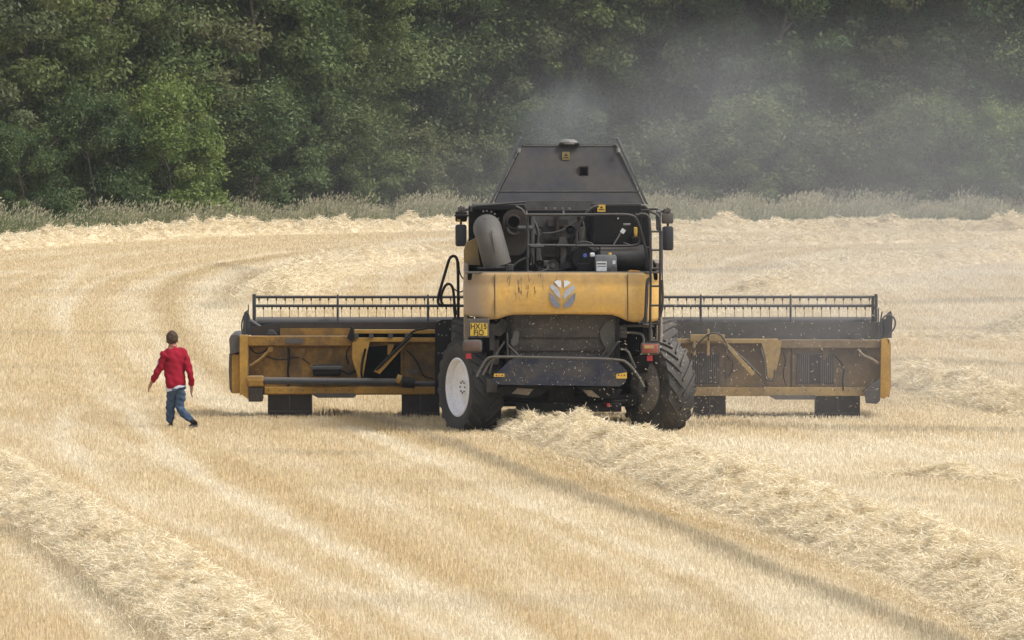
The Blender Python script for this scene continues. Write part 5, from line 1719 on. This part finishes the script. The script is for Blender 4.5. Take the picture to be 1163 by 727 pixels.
    SE = [(0, 1), (1, 2), (2, 3), (3, 4), (3, 5), (5, 6), (6, 7), (3, 8), (8, 9), (9, 10)]
    SR = [(.235, .15), (.215, .14), (.225, .14), (.17, .11), (.085, .08), (.10, .095), (.075, .07), (.052, .05), (.095, .09), (.075, .07), (.052, .05)]
    top = skin('red_top', SV, SE, SR, M['red_shirt'], root, 3)
    for v in top.data.vertices:     # folds across the back and elbows
        c_ = v.co
        f = 0.015 * math.sin(c_.x * 38 + c_.z * 16) * math.sin(c_.z * 9 + c_.x * 7 + 1) + 0.006 * math.sin(c_.z * 55 + c_.x * 21)
        v.co = c_ + v.normal * f
    # collar
    mb = MB()
    cc = q(196.5, 393.5, 0.035)
    mb.tube([cc + Vector((math.cos(t) * 0.066, math.sin(t) * 0.066, 0.008 * math.sin(t))) for t in np.linspace(0, 2 * math.pi, 20)[:-1]], 0.014, 8, closed=True)
    mb.build('collar', M['red_shirt'], root, smooth=True)
    # white hem of a shirt below, and the flash on the sleeve
    mb = MB(); prof = []
    for t in np.linspace(0, 2 * math.pi, 40)[:-1]:
        prof.append(hem + Vector((math.cos(t) * 0.183, math.sin(t) * 0.12, 0.02 + 0.012 * math.sin(3 * t) + 0.010 * math.cos(t))))
    A_ = [mb.bm.verts.new(p) for p in prof]; B_ = [mb.bm.verts.new(p * 1.0 + Vector((0, 0, 0.09))) for p in prof]
    for i_ in range(len(A_)): mb.bm.faces.new((A_[i_], A_[(i_ + 1) % len(A_)], B_[(i_ + 1) % len(A_)], B_[i_]))
    mb.build('shirt_hem', M['white_cloth'], root, smooth=True)
    mb = MB(); f0 = q(179.8, 411.5, -0.06); mb.prism([f0 + Vector(v) for v in ((-0.03, -0.045, -0.04), (-0.005, -0.06, -0.03), (0.0, -0.055, 0.035), (-0.02, -0.04, 0.03))], (0, 0.01, 0)); mb.build('sleeve_patch', M['white_cloth'], root)
    # jeans
    JV = [q(200, 433, 0), hl, knl, q(193.0, 473, 0.09), anl + Vector((0, 0, 0.0)), hr, knr, q(210.5, 472, -0.12), anr + Vector((0.02, 0, -0.01))]
    JE = [(0, 1), (1, 2), (2, 3), (3, 4), (0, 5), (5, 6), (6, 7), (7, 8)]
    JR = [(.155, .12), (.105, .105), .090, .078, .070, (.105, .105), .088, .072, .062]
    jn = skin('jeans', JV, JE, JR, M['jeans'], root, 3)
    for v in jn.data.vertices:
        c_ = v.co
        v.co = c_ + v.normal * (0.007 * math.sin(c_.z * 60 + c_.x * 30) + 0.005 * math.sin(c_.z * 31 - c_.x * 50))
    # shoes
    for an, tip, hl_, nm in ((anl, q(188.5, 487, 0.26), q(194.5, 487, 0.06), 'shoe'), (anr, q(214.5, 486.5, -0.06), q(222.5, 481.5, -0.36), 'shoe')):
        ball = tip.lerp(hl_, 0.3)
        tip.z = max(tip.z, GZ + 0.035); ball.z = max(ball.z, GZ + 0.04); hl_.z = max(hl_.z, GZ + 0.05)
        skin(nm, [an, hl_, ball, tip], [(0, 1), (1, 2), (2, 3)], [.055, (.05, .052), (.055, .048), (.042, .034)], M['shoe'], root, 2, 1)


person()


# ================================================================= chaff in the air and dust
def chaff():
    r = np.random.default_rng(3)
    n = 1600
    px = np.concatenate([r.normal(735, 50, n // 2), r.uniform(590, 1000, n - n // 2)])
    py = np.concatenate([r.normal(440, 40, n // 2), r.uniform(340, 475, n - n // 2)])
    Y = Y0 + r.uniform(-2.2, 4.5, n)
    X = (px - CX) / F * Y; Z = H - (py - HOR) / F * Y
    k = (Z > 0.05)
    c = np.stack([X, Y, Z], 1)[k]; n = len(c)
    d = r.normal(size=(n, 3)); d /= np.linalg.norm(d, axis=1)[:, None]
    s = np.cross(d, r.normal(size=(n, 3))); s /= np.linalg.norm(s, axis=1)[:, None]
    L_ = r.uniform(0.006, 0.022, n)[:, None]; w_ = r.uniform(0.002, 0.0045, n)[:, None]
    V = np.stack([c - d * L_ - s * w_, c - d * L_ + s * w_, c + d * L_ + s * w_, c + d * L_ - s * w_], 1).reshape(-1, 3)
    o = np_mesh('flying_chaff', V, 4, M['swath'], {'tone': r.random(n), 'pale': np.full(n, .5), 'grey': np.full(n, .1)})
    tag(o, 'bits of chaff flying in the air around the combine', 'chaff', kind='stuff')


chaff()


def vol_mat(name, dens, color, noise_scale=None, soft=None, aniso=0.2):
    m = bpy.data.materials.new(name); m.use_nodes = True
    N = m.node_tree.nodes; Lk = m.node_tree.links
    N.remove(N["Principled BSDF"])
    pv = N.new("ShaderNodeVolumePrincipled")
    pv.inputs['Color'].default_value = (*color, 1)
    pv.inputs['Density'].default_value = dens
    pv.inputs['Anisotropy'].default_value = aniso
    Lk.new(pv.outputs[0], N["Material Output"].inputs['Volume'])
    if noise_scale:
        tc = N.new("ShaderNodeTexCoord")
        # radial fall-off in the unit sphere of the cloud's own space
        ln = N.new("ShaderNodeVectorMath"); ln.operation = 'LENGTH'
        Lk.new(tc.outputs['Object'], ln.inputs[0])
        fo = N.new("ShaderNodeMapRange"); fo.interpolation_type = 'SMOOTHERSTEP'
        fo.inputs['From Min'].default_value = 1.0; fo.inputs['From Max'].default_value = soft
        fo.inputs['To Min'].default_value = 0.0; fo.inputs['To Max'].default_value = 1.0
        Lk.new(ln.outputs['Value'], fo.inputs['Value'])
        n = N.new("ShaderNodeTexNoise"); n.inputs['Scale'].default_value = noise_scale; n.inputs['Detail'].default_value = 3
        Lk.new(tc.outputs['Object'], n.inputs['Vector'])
        r_ = N.new("ShaderNodeMapRange"); r_.inputs['From Min'].default_value = 0.35; r_.inputs['From Max'].default_value = 0.7
        r_.inputs['To Min'].default_value = 0.15; r_.inputs['To Max'].default_value = 1.6
        Lk.new(n.outputs['Fac'], r_.inputs['Value'])
        m1 = N.new("ShaderNodeMath"); m1.operation = 'MULTIPLY'
        Lk.new(fo.outputs[0], m1.inputs[0]); Lk.new(r_.outputs[0], m1.inputs[1])
        m2 = N.new("ShaderNodeMath"); m2.operation = 'MULTIPLY'; m2.inputs[1].default_value = dens
        Lk.new(m1.outputs[0], m2.inputs[0]); Lk.new(m2.outputs[0], pv.inputs['Density'])
    return m


def cloud(name, center, size, dens, color, ns, soft, label):
    mb = MB(); bmesh.ops.create_icosphere(mb.bm, subdivisions=3, radius=1.03)
    o = mb.build(name, vol_mat(name, dens, color, ns, soft), loc=center)
    o.scale = size
    tag(o, label, 'dust', kind='stuff')
    return o


cloud('dust_cloud', (7.6, 172, 1.4), (8.0, 20, 4.6), 0.016, (0.86, 0.82, 0.78), 2.2, 0.15, 'pale dust drifting over the right half of the header and the field')
cloud('dust_cloud', (9.0, 250, 2.6), (21.0, 60, 8.5), 0.0055, (0.90, 0.88, 0.84), 2.0, 0.1, 'wide dust veil drifting before the right half of the wood')
cloud('smoke_plume', (3.6, 172.0, 5.6), (3.4, 5.0, 2.4), 0.05, (0.6, 0.6, 0.6), 2.0, 0.1, 'thin dust drifting right from above the grain tank')
cloud('smoke_plume', (0.95, 166.3, 5.35), (1.25, 2.2, 1.25), 0.24, (0.5, 0.5, 0.52), 2.0, 0.1, 'grey dust rising from the open grain tank')

cloud('dust_cloud', (4.9, 163.5, 1.3), (3.8, 5.0, 2.6), 0.025, (0.8, 0.75, 0.70), 1.8, 0.15, 'dust hanging in front of the inner part of the right header half')
mb = MB(); mb.box((-640, -140, -1.0), (640, 1140, 24))
tag(mb.build('haze', vol_mat('haze', 0.00012, (0.85, 0.87, 0.88))), 'thin summer haze over the field', 'haze', kind='stuff')
